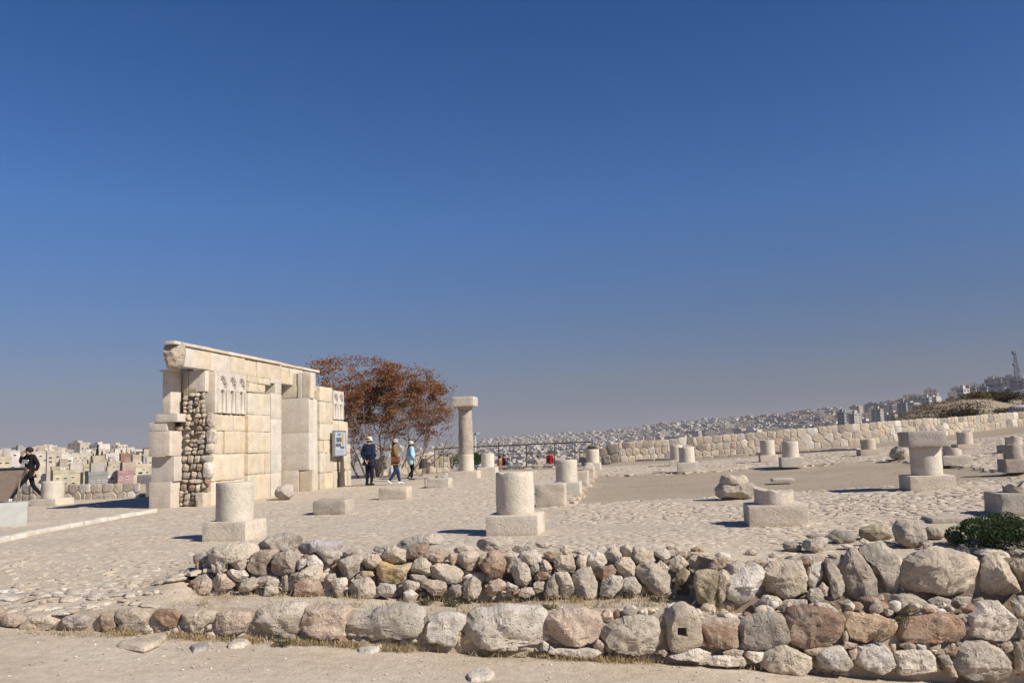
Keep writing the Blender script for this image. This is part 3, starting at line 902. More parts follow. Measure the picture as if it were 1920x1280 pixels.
column_base('left drum of the pair standing close to the long stone wall', 1443, 865, 0, 32, 12, 26, 27, C_NEW)
column_base('right drum of the pair standing close to the long stone wall', 1487, 874.5, 0, 40, 17, 30, 29, C_NEW)
column_base('small worn drum on a plinth between the drum pair and the T-shaped column', 1634, 852.5, 0, 37, 10, 26, 20, C_OLD, broken=0.12)
column_base('short broken drum on a thick worn plinth, nearest right of centre', 1461, 985, 0, 106, 36, 72, 33, C_OLD, wear=0.008, broken=0.32)
column_base('round-topped worn drum before the wall, right of the T-shaped column', 1818, 841.5, 0, 40, 9, 27, 26, C_OLD, broken=0.15, wear=0.008)
column_base('broken drum stub on a low slab behind the T-shaped column', 1796, 871, 0, 50, 17, 31, 22, C_OLD, broken=0.5, wear=0.012)
column_base('dark weathered drum on a plinth cut by the right picture edge', 1912, 884, 0, 44, 23, 32, 27, C_GREY, wear=0.010, broken=0.1)
column_base('low worn stub on a slab near the right edge, behind the dark drum', 1912, 847, 0, 46, 13, 28, 16, C_OLD, wear=0.010, broken=0.3)
column_base('thick weathered plinth with a stub on top beside the green bush', 1925, 966, 0, 84, 40, 40, 18, C_GREY, wear=0.012, broken=0.2)
column_base('pale drum on a low plinth in front of the walking young man', 80, 947, 0, 52, 11, 39, 32, C_NEW)

# T-shaped piece: plinth, short shaft and a heavy square capital
def t_column():
    e = column_base('squat T-shaped column, short shaft carrying a heavy square capital block', 1751, 917.5, 0, 79, 25, 55, 54, C_NEW, dx=0.02)
    e.name = 'short_column'; e['category'] = 'column'
    del e['group']
    g = ground_hit(1751, 917.5); k = g.y/FPX*1.005
    h0 = (25+53)*k + 0.02
    bm_obj('capital', rough_box(67*k, 74*k, 29*k, rd, 0.03, 0.009), M_DRUM, e, (-0.02, 0.0, h0), color=(0.40, 0.35, 0.31))
t_column()
# the tall column
def tall_column():
    g = ground_hit(868, 896.5); k = g.y/FPX*1.005
    w = 54*k
    e = empty('tall_column', (g.x + math.sin(GA)*w/2, g.y + math.cos(GA)*w/2, g.z-0.02), -GA)
    tag(e, 'tall weathered column with a plain square capital beside the red-leaved tree', 'column')
    ph = 13*k
    bm_obj('plinth', rough_box(w, w, ph+0.02, rd, 0.012, 0.004), M_DRUM, e, color=C_NEW)
    h1 = 31*k
    x0 = 0.03
    bm_obj('drum', drum_mesh(14*k, 13.8*k, h1, rd, 0.004), M_DRUM, e, (x0, 0, ph+0.02), color=C_NEW)
    bm_obj('shaft', drum_mesh(13.7*k, 12.6*k, 82*k, rd, 0.010, m=16), M_SHAFT, e, (x0, 0, ph+0.022+h1))
    bm_obj('neck', drum_mesh(12.7*k, 14.8*k, 7*k, rd, 0.008, m=3), M_SHAFT, e, (x0, 0, ph+0.024+h1+82*k))
    bm_obj('capital', rough_box(42*k, 42*k, 18*k, rd, 0.03, 0.012), M_DRUM, e, (x0, 0, ph+0.025+h1+88.5*k), color=(0.50, 0.44, 0.36))
M_SHAFT = rock_mat('weathered_shaft', (0.42, 0.35, 0.285), patch=0.75, patch_col=(0.17, 0.145, 0.12), pit=0.9, scale=0.9, patch_at=0.50)
tall_column()

# loose squared blocks and boulders
def block(label, pxl, pxr, yt, yb, dep, color, wear=0.010, rot=None, name='stone_block', tilt=0.0):
    g = ground_hit((pxl+pxr)/2, yb); k = g.y/FPX*1.005; a = -GA if rot is None else rot
    w = (pxr-pxl)*k; c = g + Vector((-math.sin(a), math.cos(a), 0))*dep/2
    o = bm_obj(name, rough_box(w, dep, (yb-yt)*k+0.03, rd, 0.02+wear, wear), M_DRUM, None, (c.x, c.y, g.z-0.03), a, color)
    o.rotation_euler.y = tilt
    return tag(o, label, 'stone block')
block('grey pitted stone block lying alone in front of the walking group', 585, 649, 938, 963.5, 0.55, C_GREY, 0.012)
block('low pinkish worn block at the feet of the woman in tan', 709, 763, 914, 935.5, 0.5, C_OLD, 0.016)
block('whitish stepped fragment lying below the tall column', 800, 841, 897, 913.5, 0.55, (0.50, 0.44, 0.37), 0.014)
block('rough grey block beside the speckled drum, at the corner of the earth court', 1004, 1059, 908, 949, 0.5, C_OLD, 0.016)
block('worn pale block behind the corner drum, on the court edge', 1081, 1102, 884, 909, 0.7, C_OLD, 0.02)
block('small pale block farther along the court edge', 1094, 1113, 875, 893, 0.8, C_OLD, 0.02)
block('thin flat slab lying in the earth court', 1450, 1489, 897, 901, 0.5, (0.5, 0.45, 0.38), 0.004)
block('thin flat paving slab left of the green bush', 1752, 1840, 971, 978, 0.5, (0.45, 0.39, 0.32), 0.006)
def lump(label, pts, dep, color, boxy=0.5, name='boulder', facets=6, off=0.0, lift=0.0, Y=None):
    yb = max(p[1] for p in pts); cx, cy = mean(pts)
    g = ground_hit(cx, yb)
    o = px_stone(name, pts, (Y or g.y+dep*0.4)+off, None, rd, color, thick=dep/2, boxy=boxy, facets=facets, grow=1.03)
    return tag(o, label, 'boulder')
lump('lower of two rounded worn stones stacked in the earth court', [(1343,918),(1350,907),(1380,905),(1410,906),(1421,920),(1418,934),(1380,937),(1345,934)], 0.5, C_GREY, 0.7)
lump('upper of two rounded worn stones stacked in the earth court', [(1352,904),(1356,892),(1368,889),(1380,893),(1396,890),(1405,900),(1404,909),(1380,911),(1355,910)], 0.42, C_OLD, 0.6, Y=ground_hit(1380, 937).y+0.2)
lump('half-round grey boulder leaning at the foot of the ruin', [(513,925),(519,914),(533,909),(547,911),(548,930),(540,936),(524,937),(515,933)], 0.7, (0.42, 0.36, 0.31), 0.5)
lump('dark jagged boulder left of the T-shaped column', [(1672,852),(1676,844),(1686,836),(1700,838),(1706,846),(1706,860),(1690,861),(1673,859)], 0.5, C_GREY, 0.4, facets=10)
lump('broken corner sitting on the whitish fragment below the tall column', [(815,893),(822,889),(838,886),(840,898),(818,899)], 0.4, (0.50, 0.44, 0.37), 0.6, Y=ground_hit(820, 913).y+0.3)
lump('small pale rounded stone on the block row by the court', [(1095,876),(1099,868),(1108,867),(1113,874),(1111,881),(1098,882)], 0.4, (0.5, 0.44, 0.37), 0.5)
# flat stones bedded in the foreground earth and pebbles strewn about
flats = P(BG, "c 1020,650 1060,590 1200,580 1420,520 1530,540 1440,630 1300,690 1180,660 1100,640") + P(BA, """
w 475,1135 640,1120 740,1150 640,1195 480,1200
v 80,1190 200,1160 290,1170 270,1230 120,1245
""") + P(BB, "w 370,1200 420,1150 560,1120 720,1170 690,1210 540,1260 400,1250") + [('w', [(874,1268),(885,1258),(915,1256),(928,1266),(920,1277),(880,1278)])]
names = ['pinkish ledge of bedrock showing through the path, bottom left', 'small whitish flat stone below the boulder row, left of centre',
         'bluish flat stone sunk in the path at lower left', 'whitish flat stone sunk in the path below the long grey boulder',
         'pale stone with a grass tuft at the bottom edge']
def dirt_hit(px, py):
    d = ray(px, py); t = 8.0
    for _ in range(20):
        p = CAMP + d*t; t += (dirt_z(p.x, p.y)-p.z)/d.z*0.7
    return CAMP + d*t
for (k, pts), lb in zip(flats, names):
    gs = [dirt_hit(*p) for p in pts]; c = sum(gs, Vector())/len(gs)
    poly = [(q.x-c.x, -(q.y-c.y)) for q in gs]
    cx, cy, vs_, fs_ = outline_stone(poly, 0.05, rd, 0.8, facets=3, rough=0.25)
    # lay it flat: right stays, 'towards the viewer' becomes up
    vv = [Vector((v.x, -v.z, -v.y*0.9)) for v in vs_]
    o = obj('flat_stone', mesh_data('flat_stone', vv, fs_, M_ROCK, smooth=True, angle=28), None, c + Vector((cx, -cy, 0.0)), color=vary(STONE_COL[k], rd))
    tag(o, lb, 'stone')
# ------------------------------------------------------------------ the ruined wall with niches
FA = math.radians(9.5)
FU, FN = Vector((math.sin(FA), math.cos(FA), 0)), Vector((math.cos(FA), -math.sin(FA), 0))
FO = Vector((-6.26, 30.7, 0)) - FU*9.15         # near foot of the long face (n = 0)
def Z2(x, y): return 270+x/3.765, 620+y/3.765
def on_n(x, y, n=0.0):
    """enlarged-crop point on the long face at offset n -> (u, z)"""
    d = ray(*Z2(x, y)); t = ((FO + FN*n) - CAMP).dot(FN)/d.dot(FN); p = CAMP + d*t - FO
    return p.dot(FU), p.z
def on_u(x, y, u):
    d = ray(*Z2(x, y)); t = ((FO + FU*u) - CAMP).dot(FU)/d.dot(FU); p = CAMP + d*t - FO
    return p.dot(FN), p.z
ruin = empty('ruined_wall', FO, -FA)     # local x = n (to the right), y = u (away), z up
tag(ruin, 'tall partly rebuilt limestone wall with carved arches and a rubble-filled end', 'ruin', kind='thing')
rf = random.Random(77)
M_MORTAR0 = ground_mat('infill_mortar', (0.30, 0.24, 0.18), (0.36, 0.29, 0.22), (0.16, 0.12, 0.09), 2.0)
OLD = [(0.54, 0.47, 0.365), (0.56, 0.485, 0.375), (0.52, 0.455, 0.36), (0.57, 0.51, 0.41), (0.51, 0.44, 0.34)]
NEW = [(0.56, 0.495, 0.42), (0.58, 0.51, 0.43), (0.54, 0.48, 0.41)]
def fblock(n0, n1, u0, u1, z0, z1, kind='old', name='block', gap=0.005, bev=None, jit=0.02, wear=None, parent=None):
    if n1 < n0: n0, n1 = n1, n0
    if u1 < u0: u0, u1 = u1, u0
    if z1 < z0: z0, z1 = z1, z0
    w, d, h = n1-n0-gap, u1-u0-gap, z1-z0-gap
    if min(w, d, h) < 0.01: return None
    new = kind == 'new'
    bm = rough_box(w, d, h, rf, bev or (0.006 if new else min(rf.uniform(0.015, 0.05), 0.2*min(w, d, h))), wear if wear is not None else (0.002 if new else 0.014), 3 if new else 6)
    j = 0 if new else rf.uniform(-jit, jit)
    col = vary(rf.choice(NEW if new else OLD), rf, 0.05)
    return bm_obj(name, bm, M_DRUM if new else M_OLDSTONE, parent or ruin, ((n0+n1)/2+j, (u0+u1)/2, z0), 0, col)
# --- near end: new dressed blocks at the left, their fronts towards us
def end_block(x0, x1, y0, y1, u, ub=0.35, kind='new'):
    xm = (x0+x1)/2
    n0, _ = on_u(x0, (y0+y1)/2, u); n1, _ = on_u(x1, (y0+y1)/2, u)
    z1 = on_u(xm, y0, u)[1]; z0 = on_u(xm, y1, u)[1]
    return fblock(n0, n1, u, ub, max(0, z0) if y1 < 1240 else -0.03, z1, kind), n0, n1
end_block(35, 187, 1065, 1250, -0.33)
end_block(52, 212, 886, 1064, -0.27)
end_block(33, 181, 707, 885, -0.42)
end_block(33, 160, 645, 706, -0.30, 0.1)
end_block(80, 235, 585, 643, -0.32, 0.2)
end_block(130, 189, 287, 583, -0.30, 0.18)
end_block(108, 190, 272, 287, -0.36, 0.1)
# --- rubble of the core, seen between the two faces
RUB = P((270,670,4.4138), """
c 320,345 330,320 365,320 370,350 345,360
c 370,315 385,297 415,300 418,322 395,328
g 420,310 440,295 462,305 455,325 425,328
d 470,300 500,290 500,340 480,340
c 320,395 325,365 352,362 358,390 335,400
g 365,370 380,358 405,362 408,390 375,390
p 415,355 430,330 455,335 452,355
c 460,380 480,345 500,352 500,380 470,383
p 320,425 330,405 355,405 352,428
g 360,425 362,395 395,395 400,420 380,430
d 410,390 425,360 445,365 440,390
p 475,412 480,385 500,385 500,415
p 322,455 325,432 355,432 355,458
c 365,455 370,435 395,432 395,458
p 405,452 412,425 440,430 438,455
c 430,430 445,405 465,440 455,455 435,450
d 470,452 475,425 500,420 500,455
c 350,500 355,470 385,470 388,520 360,525
c 420,495 430,465 470,465 475,500 440,500
g 478,490 485,465 508,468 505,500
b 415,540 420,505 450,505 455,545 430,555
c 455,555 460,510 480,508 480,550
p 485,565 490,510 510,505 515,545 500,570
g 515,500 525,465 570,465 578,520 580,570 550,575 525,545
d 195,570 200,545 240,545 250,575 240,600 200,595
p 245,595 260,570 330,575 330,600
c 340,560 350,530 380,535 385,560 360,570
g 385,560 395,530 415,530 420,560
c 335,600 345,575 375,570 385,600
b 430,605 432,575 470,560 485,585 475,605
c 500,590 510,570 545,580 580,580 570,600
c 340,665 345,640 375,640 380,670
p 388,640 392,608 412,608 412,640
b 420,635 430,610 470,610 465,630
g 475,635 480,610 508,610 505,640
c 345,700 350,680 370,680 368,705
p 375,700 385,680 440,680 430,700 390,705
c 450,675 465,640 505,640 505,665 470,680
c 430,700 445,680 505,680 508,710 450,712
b 378,735 380,708 405,705 410,735
c 415,735 418,708 440,708 445,735
d 450,750 460,725 500,720 500,755
c 338,770 345,740 380,735 402,750 395,772
g 405,765 408,745 440,745 440,768
c 340,800 345,778 388,778 388,802
c 395,795 400,770 435,770 438,800
g 445,800 448,765 490,760 492,800
w 515,640 530,605 590,605 600,660 585,705 530,705
g 512,780 515,715 570,715 570,795
p 320,865 322,815 355,815 358,860 340,872
p 365,865 370,812 410,815 412,870 390,875
c 420,870 425,812 462,815 460,865
g 470,850 475,815 560,810 555,865
p 320,930 325,885 350,880 372,900 372,940
d 380,930 390,885 425,880 430,930
o 435,930 440,885 478,885 480,935
d 322,1000 325,950 375,950 378,1000
p 392,1000 398,948 435,950 435,1000
d 445,995 450,950 485,950 485,998
w 492,985 495,880 560,878 570,940 560,990 520,1000
b 500,1020 510,1000 545,1010 540,1055 515,1055
p 310,1030 315,1010 365,1010 365,1035
c 375,1035 378,1010 490,1005 495,1035
b 302,1090 308,1050 330,1040 350,1060 352,1095 325,1100
b 372,1100 375,1060 400,1045 425,1055 425,1095 400,1110
c 425,1110 428,1060 460,1055 465,1085 450,1110
p 475,1075 480,1040 500,1035 515,1065 500,1080
g 335,1120 340,1098 370,1095 370,1125
c 285,1130 290,1100 325,1098 335,1135 310,1155
b 290,1195 292,1165 325,1160 328,1195
g 335,1180 340,1135 380,1130 388,1170 365,1185
p 390,1175 395,1150 425,1150 425,1180
d 385,1140 395,1115 435,1115 435,1140
c 330,1220 335,1185 420,1190 418,1225 370,1228
w 287,1222 295,1200 320,1205 320,1225
""")
def rub_u(px, py):
    x, y = (px-270)*3.765, (py-620)*3.765
    return 0.12 + (0.18 if y < 430 else 0)
for k, pts in RUB:
    cx, cy = mean(pts)
    d = ray(cx, cy); t = ((FO + FU*0.10) - CAMP).dot(FU)/d.dot(FU)
    Yd = (CAMP + d*t).y
    o = px_stone('rubble_stone', pts, Yd, None, rf, STONE_COL[k], thick=0.08, boxy=0.8, facets=5, M=18, grow=1.22, tilt=0.7)
    o.parent = ruin
    o.matrix_parent_inverse = Matrix.Translation(FO).to_4x4().inverted() if False else (Matrix.Translation(FO) @ Matrix.Rotation(-FA, 4, 'Z')).inverted()
# --- course heights on the long face (z), read at the pilaster
zc = [on_n(800, y, 0.0)[1] for y in (1012, 862, 712, 592, 437, 318)]
Z0 = -0.04
z_top_row = on_n(800, 318, 0.0)[1]
def courses(x0, x1, n, lines, kinds, back=0.45, splits=None, xy=600):
    """stack of courses on the face offset n between picture columns x0..x1"""
    for i, (ya, yb) in enumerate(zip(lines, lines[1:])):
        za = on_n(xy, ya, n)[1] if ya is not None else Z0
        zb = on_n(xy, yb, n)[1]
        ym = ((ya or 1200)+yb)/2
        ua, ub = on_n(x0, ym, n)[0], on_n(x1, ym, n)[0]
        cuts = [ua] + [ua+(ub-ua)*f for f in (splits[i] if splits else [])] + [ub]
        for k, (a, b) in enumerate(zip(cuts, cuts[1:])):
            kd = kinds[i] if isinstance(kinds, list) else kinds
            fblock(n-back, n, a, b, za, zb, kd)
# first stretch, from the broken end to the pilaster
courses(478, 724, -0.06, [None, 1052, 865, 706, 590], 'old', splits=[[0.2, 0.62], [0.55], [0.35], [0.28, 0.62]])
# lower front of that stretch: one pale block in the end
fb = on_u(372, 1185, -0.02); fb2 = on_u(492, 1185, -0.02)
fblock(fb[0], -0.07, -0.06, 0.4, Z0, on_u(430, 1140, -0.02)[1], 'old')
# pilaster
courses(737, 896, 0.05, [None, 1010, 862, 712, 592, 437], 'old', splits=[[0.4], [0.5, 0.75], [], [0.62], []], xy=800, back=0.5)
courses(737, 862, 0.05, [437, 372], 'old', splits=[[0.45]], xy=800, back=0.5)
courses(737, 896, 0.05, [372, 327], 'old', splits=[[0.45]], xy=800, back=0.5)
# --- recess beyond the pilaster: back wall and the deep pier front
u_p = on_n(896, 850, 0.0)[0]                     # far side of the pilaster
u_q = on_n(1163, 850, 0.0)[0]                    # front of the pier
n_b = on_u(970, 850, u_q)[0]                     # how deep the recess goes
zt00 = on_n(800, 329, -0.18)[1]
def q_front(x0, x1, y0, y1, kind, du=0.0, back=0.35):
    n0 = on_u(x0, (y0+y1)/2, u_q)[0]; n1 = on_u(x1, (y0+y1)/2, u_q)[0]
    z1 = on_u((x0+x1)/2, y0, u_q)[1]; z0 = on_u((x0+x1)/2, y1, u_q)[1] if y1 < 1120 else Z0
    if y0 < 400: z1 = zt00 + 0.4
    fblock(n0, n1, u_q+du, u_q+back, z0, z1, kind)
q_front(968, 1165, 718, 985, 'new'); q_front(968, 1165, 475, 718, 'new')
q_front(972, 1092, 985, 1130, 'new'); q_front(1092, 1188, 985, 1130, 'old', 0.02)
q_front(968, 1084, 376, 475, 'old', 0.02); q_front(1084, 1111, 385, 475, 'new'); q_front(1111, 1178, 390, 475, 'old', 0.02)
# right-hand returns of the pier, in new stone
courses(1165, 1196, 0.0, [475+0, 300], 'new', back=0.3, xy=1180)
ue = on_n(1197, 850, 0.0)[0]
z475 = on_n(1180, 480, 0.0)[1]
fblock(-0.3, -0.002, u_q+0.352, max(ue, u_q+0.75), Z0, z475, 'new')
# smooth new facing between the pilaster and the recess, flush with the wall; the recess behind it is closed at the back
courses(897, 971, 0.0, [None, 1000, 870, 620, 440], 'new', xy=930, back=0.5, splits=[[], [0.55], [], []])
courses(926, 971, 0.0, [440, 372], 'new', xy=930, back=0.5)
courses(897, 971, 0.0, [372, 334], 'new', xy=930, back=0.5)
fblock(n_b-0.3, n_b, u_p-0.4, u_q+0.3, Z0, zt00, 'new')
# --- second stretch and second pier
courses(1197, 1238, -0.10, [None, 985, 860, 720, 610], 'old', splits=[[0.5], [], [], []], xy=1210)
courses(1244, 1336, 0.06, [None, 1000, 860, 770, 655, 500, 396], 'old', splits=[[0.35], [0.4], [0.3], [], [0.5], []], xy=1290)
courses(1337, 1412, 0.04, [None, 985, 875, 770, 632], 'old', splits=[[0.4], [0.6], [], [0.5]], xy=1370)
courses(1413, 1440, 0.0, [None, 985, 875, 770, 640], 'old', xy=1425)
courses(1441, 1462, -0.04, [None, 985, 860, 800], 'old', xy=1450)
# --- top row, set back a little, and its cornice
zt = [on_n(800, y, -0.18)[1] for y in (329, 209)]
u_a = on_n(240, 180, -0.18)[0]
n_e = on_u(168, 180, u_a)[0]
for xa, xb, kd in [(240, 345, 'new'), (345, 470, 'old'), (470, 612, 'new'), (612, 708, 'old'), (708, 800, 'old'), (800, 975, 'old'), (975, 1030, 'old'), (1030, 1120, 'new'), (1120, 1146, 'old'), (1146, 1212, 'new')]:
    pn = -0.18 if xa < 970 else -0.55          # beyond the recess the upper wall stands farther back
    ua, ub = on_n(xa, 280, pn)[0], on_n(xb, 280, pn)[0]
    fblock(n_e - (0.35 if xa >= 970 else 0), pn, ua, ub, zt[0], zt[1] + (0.07 if xa >= 970 else 0), kd)
U_END = on_n(1212, 320, -0.55)[0]
for xa, xb in [(240, 430), (430, 600), (600, 690), (690, 830), (830, 972), (972, 1130), (1130, 1240)]:
    pn = -0.13 if xa < 970 else -0.50
    ua, ub = on_n(xa, 190, pn)[0], on_n(xb, 190, pn)[0]
    dz = 0.07 if xa >= 970 else 0
    fblock(n_e - 0.03 - (0.35 if xa >= 970 else 0), pn, ua, ub, zt[1]+0.003+dz, zt[1]+0.085+dz, 'new' if rf.random() < 0.7 else 'old', name='cornice_stone')
# broken overhanging end of the top row
lp = P((270,620,3.765), "g 146,130 148,88 262,88 275,150 266,235 225,276 172,272 158,215")[0][1]
d_ = ray(*mean(lp)); t_ = ((FO + FU*(u_a-0.02)) - CAMP).dot(FU)/d_.dot(FU)
o = px_stone('broken_end', lp, (CAMP + d_*t_).y, None, rf, (0.42, 0.36, 0.29), thick=0.22, boxy=0.85, facets=12)
o.parent = ruin; o.matrix_parent_inverse = (Matrix.Translation(FO) @ Matrix.Rotation(-FA, 4, 'Z')).inverted()
# cornice over it and the panel under it
n_l = on_u(137, 70, u_a-0.25)[0]
fblock(n_l+0.04, -0.13, u_a-0.24, u_a+0.01, zt[1]+0.003, zt[1]+0.085, 'new', name='cornice_stone')
fblock(n_e+0.04, -0.25, max(u_a, 0.5)+0.35, max(u_a, 0.5)+0.9, zt[0]-0.5, zt[0]-0.006, 'old')
fblock(on_u(232, 360, 0.3)[0], on_u(305, 360, 0.3)[0], 0.30, 0.6, on_u(300, 440, 0.3)[1], zt[0]+0.25, 'old', name='slab')
# two upright slabs over the rubble window
for xa, xb in ((272, 314), (314, 432)):
    n0, n1 = on_u(xa, 360, 0.22)[0], on_u(xb, 360, 0.22)[0]
    fblock(n0, n1, 0.22, 0.5, on_u(300, 432, 0.22)[1], zt[0]-0.004, 'new' if xa > 300 else 'old', name='slab')
# --- carved panels of blind arches with colonnettes
def arch_panel(x0, x1, ya, ym, yb, n, count, kind, front=None):
    """panel on the long face between columns x0..x1; springing at ym, foot at yb"""
    u0, u1 = on_n(x0, ym, n)[0], on_n(x1, ym, n)[0]
    zt_, zs, zb_ = on_n((x0+x1)/2, ya, n)[1], on_n((x0+x1)/2, ym, n)[1], on_n((x0+x1)/2, yb, n)[1]
    pan = empty('arch_panel'); pan.parent = ruin
    w = (u1-u0)/count
    mat = M_DRUM if kind == 'new' else M_OLDSTONE
    col = vary(NEW[0] if kind == 'new' else OLD[1], rf, 0.04)
    mb = MB(); mb.box(n-0.5, n-0.07, u0, u1, zb_, zt_-0.003)               # ground of the niches
    mb.build('panel_back', mat, pan, color=col)
    for i in range(count):
        c = u0 + w*(i+0.5); R = w*0.40
        zsp = zs + 0.0
        # spandrel: plate with an arched opening
        vs_, fs_ = [], []; m = 12
        arc = [(c - R*math.cos(math.pi*k/m), zsp + 0.34*(zt_-zs) + R*math.sin(math.pi*k/m)) for k in range(m+1)]
        arc = [(c-R, zb_)] + arc + [(c+R, zb_)]
        top = [(c-w/2+0.002, zb_)] + [(c-w/2+0.002, zt_)] + [(c-w/2+0.002 + (w-0.004)*k/(m-2), zt_) for k in range(1, m-2)] + [(c+w/2-0.002, zt_), (c+w/2-0.002, zb_)]
        L = len(arc); top = [top[min(len(top)-1, round(k*(len(top)-1)/(L-1)))] for k in range(L)]
        for nn in (n, n-0.068):
            vs_ += [(nn, a, b) for a, b in arc] + [(nn, a, b) for a, b in top]
        for k in range(L-1):
            fs_.append((k, k+1, L+k+1, L+k)); fs_.append((k, 2*L+k, 2*L+k+1, k+1))
            fs_.append((L+k, L+k+1, 3*L+k+1, 3*L+k))
        obj('spandrel', mesh_data('spandrel', vs_, fs_, mat), pan, color=col)
        for q, rr in enumerate((R*0.93, R*0.68)):
            rg = MB(); cz = zsp + 0.34*(zt_-zs)
            rg.tube([(n-0.03-0.02*q, c - rr*math.cos(math.pi*k/m), cz + rr*math.sin(math.pi*k/m)) for k in range(m+1)], 0.018, 6)
            rg.build('arch_ring', mat, pan, smooth=True, color=col)
        for s in (-1, 1):
            cb = MB(); uu = c + s*R*0.62; rr = w*0.10
            cb.lathe([(rr*1.35, 0), (rr*1.35, 0.04), (rr, 0.06), (rr*0.95, zs-zb_-0.07), (rr*1.3, zs-zb_-0.03), (rr*1.3, zs-zb_+0.03)], 10, (n-0.045, uu, zb_))
            cb.build('colonnette', mat, pan, smooth=True, color=col)
    ml = MB(); ml.box(n-0.05, n+0.012, u0, u1, zs-0.012, zs+0.012); ml.build('string_course', mat, pan, color=col)
    if front:
        n0 = on_u(front, (ya+yb)/2, u0)[0]
        fblock(n0, n-0.001, u0-0.14, u0-0.002, zb_, zt_, 'new')
arch_panel(522, 722, 300, 420, 585, -0.02, 3, 'new', front=430)
arch_panel(1337, 1411, 425, 515, 626, 0.03, 2, 'new')
arch_panel(1192, 1228, 396, 496, 612, -0.08, 1, 'new')
# square hole beside the pilaster: dressed sides and sill (the dark inside is the wall's own depth)
uh0, zh0 = on_n(862, 440, -0.05); uh1, zh1 = on_n(926, 372, -0.05)

# --- rubble concrete inside the wall, stepped down towards the far end
mb = MB()
zz = lambda y: on_n(800, y, 0.0)[1]
mb.box(-1.35, -0.42, 0.30, u_p-0.2, -0.1, zz(600)); mb.box(-1.0, -0.40, 0.42, u_p-0.2, zz(600)-0.01, zt[0]-0.01); mb.box(-1.0, -0.60, u_q+0.37, U_END-0.2, zz(600)-0.01, zt[0]-0.01)
mb.box(-1.35, n_b-0.25, u_p-0.25, u_q+0.5, -0.1, zz(600)-0.005)
ue1, ue2 = on_n(1440, 800, 0)[0], on_n(1412, 600, 0)[0]
mb.box(-1.35, -0.32, u_q+0.45, ue1, -0.1, on_n(1425, 645, 0)[1]-0.02); mb.box(-1.2, -0.33, u_q+0.45, ue2-0.1, on_n(1425, 645, 0)[1]-0.03, on_n(1370, 430, 0)[1]-0.05)

c_ = mb.build('wall_core', M_CORE, ruin)
mb = MB(); na = on_u(262, 900, 0.2)[0]
mb.box(na, -0.10, 0.17, 0.31, -0.05, zz(590)); mb.box(na+0.05, -0.45, 0.2, 0.43, zz(590)-0.01, zz(440)); mb.build('infill_mortar', M_MORTAR0, ruin)
# back facing of the left side, in long new courses (throws the big shadow)
zl = [-0.03] + [on_u(110, y, -0.3)[1] for y in (1065, 886, 707, 585)]
nl = on_u(40, 1000, -0.3)[0]
for za, zz_ in zip(zl, zl[1:]):
    for a, b in ((0.36, 3.0), (3.0, 6.2), (6.2, 9.6)):
        fblock(nl, -1.351, a, b, za, zz_, 'new')

# information panel on a stand before the far pier
def info_panel():
    n = 0.22
    u, z = on_n(1380, 795, n)
    base = FO + FU*u + FN*n
    e = empty('information_sign', (base.x, base.y, 0), -FA)
    tag(e, 'grey framed information panel with small pictures standing before the ruin', 'sign')
    w = abs(on_n(1420, 795, n)[0]-on_n(1342, 795, n)[0]); zt_, zb_ = on_n(1380, 708, n)[1], on_n(1380, 880, n)[1]
    mb = MB(); mb.box(-0.035, 0.03, -w/2, w/2, zb_, zt_); mb.build('panel', M_SIGN, e)
    fr = MB()
    for a in ((-w/2-0.02, -w/2+0.02), (w/2-0.02, w/2+0.02)): fr.box(-0.05, 0.045, a[0], a[1], zb_-0.02, zt_+0.02)
    for a in ((zt_-0.02, zt_+0.021), (zb_-0.021, zb_+0.02)): fr.box(-0.049, 0.044, -w/2, w/2, a[0], a[1])
    fr.build('frame', M_STEEL, e)
    H = zt_-zb_
    prints = [(-0.22, 0.05, 0.80, 0.92, M_PRINT_B), (-0.30, 0.10, 0.55, 0.74, M_PRINT_D), (0.12, 0.24, 0.42, 0.92, M_PRINT_O), (-0.35, 0.05, 0.36, 0.50, M_PRINT_D), (0.0, 0.3, 0.28, 0.38, M_PRINT_D)]
    for a, b, c, d, m in prints:
        p = MB(); p.box(0.030, 0.034, a*w*1.2, b*w*1.2, zb_+c*H, zb_+d*H); p.build('printed_picture', m, e)
    for k in range(7):
        p = MB(); zz_ = zb_ + (0.06+0.028*k)*H; p.box(0.030, 0.033, -0.38*w, (0.36-0.1*(k % 3 == 0))*w, zz_, zz_+0.008*H); p.build('text_line', M_PRINT_T, e)
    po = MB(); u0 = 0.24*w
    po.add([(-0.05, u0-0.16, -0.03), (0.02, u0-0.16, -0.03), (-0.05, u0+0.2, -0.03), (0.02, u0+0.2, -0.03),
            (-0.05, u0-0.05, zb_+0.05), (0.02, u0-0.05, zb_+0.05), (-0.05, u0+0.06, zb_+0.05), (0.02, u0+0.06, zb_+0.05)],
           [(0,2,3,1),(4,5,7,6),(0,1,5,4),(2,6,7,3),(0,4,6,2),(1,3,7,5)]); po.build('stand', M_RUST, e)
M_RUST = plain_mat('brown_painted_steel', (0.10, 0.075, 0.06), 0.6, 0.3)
M_SIGN = plain_mat('sign_face', (0.42, 0.47, 0.52), 0.4, 0.4, nz=0.04)
M_STEEL = plain_mat('weathered_steel', (0.30, 0.31, 0.33), 0.5, 0.4, 0.6)
M_PRINT_B, M_PRINT_D, M_PRINT_O, M_PRINT_T = [plain_mat('print_'+n_, c_2, 0.5, 0.3, nz=0.25, scale=40) for n_, c_2 in
    (('blue', (0.16, 0.22, 0.32)), ('dark', (0.10, 0.11, 0.13)), ('ochre', (0.42, 0.28, 0.14)), ('text', (0.20, 0.22, 0.25)))]
info_panel()

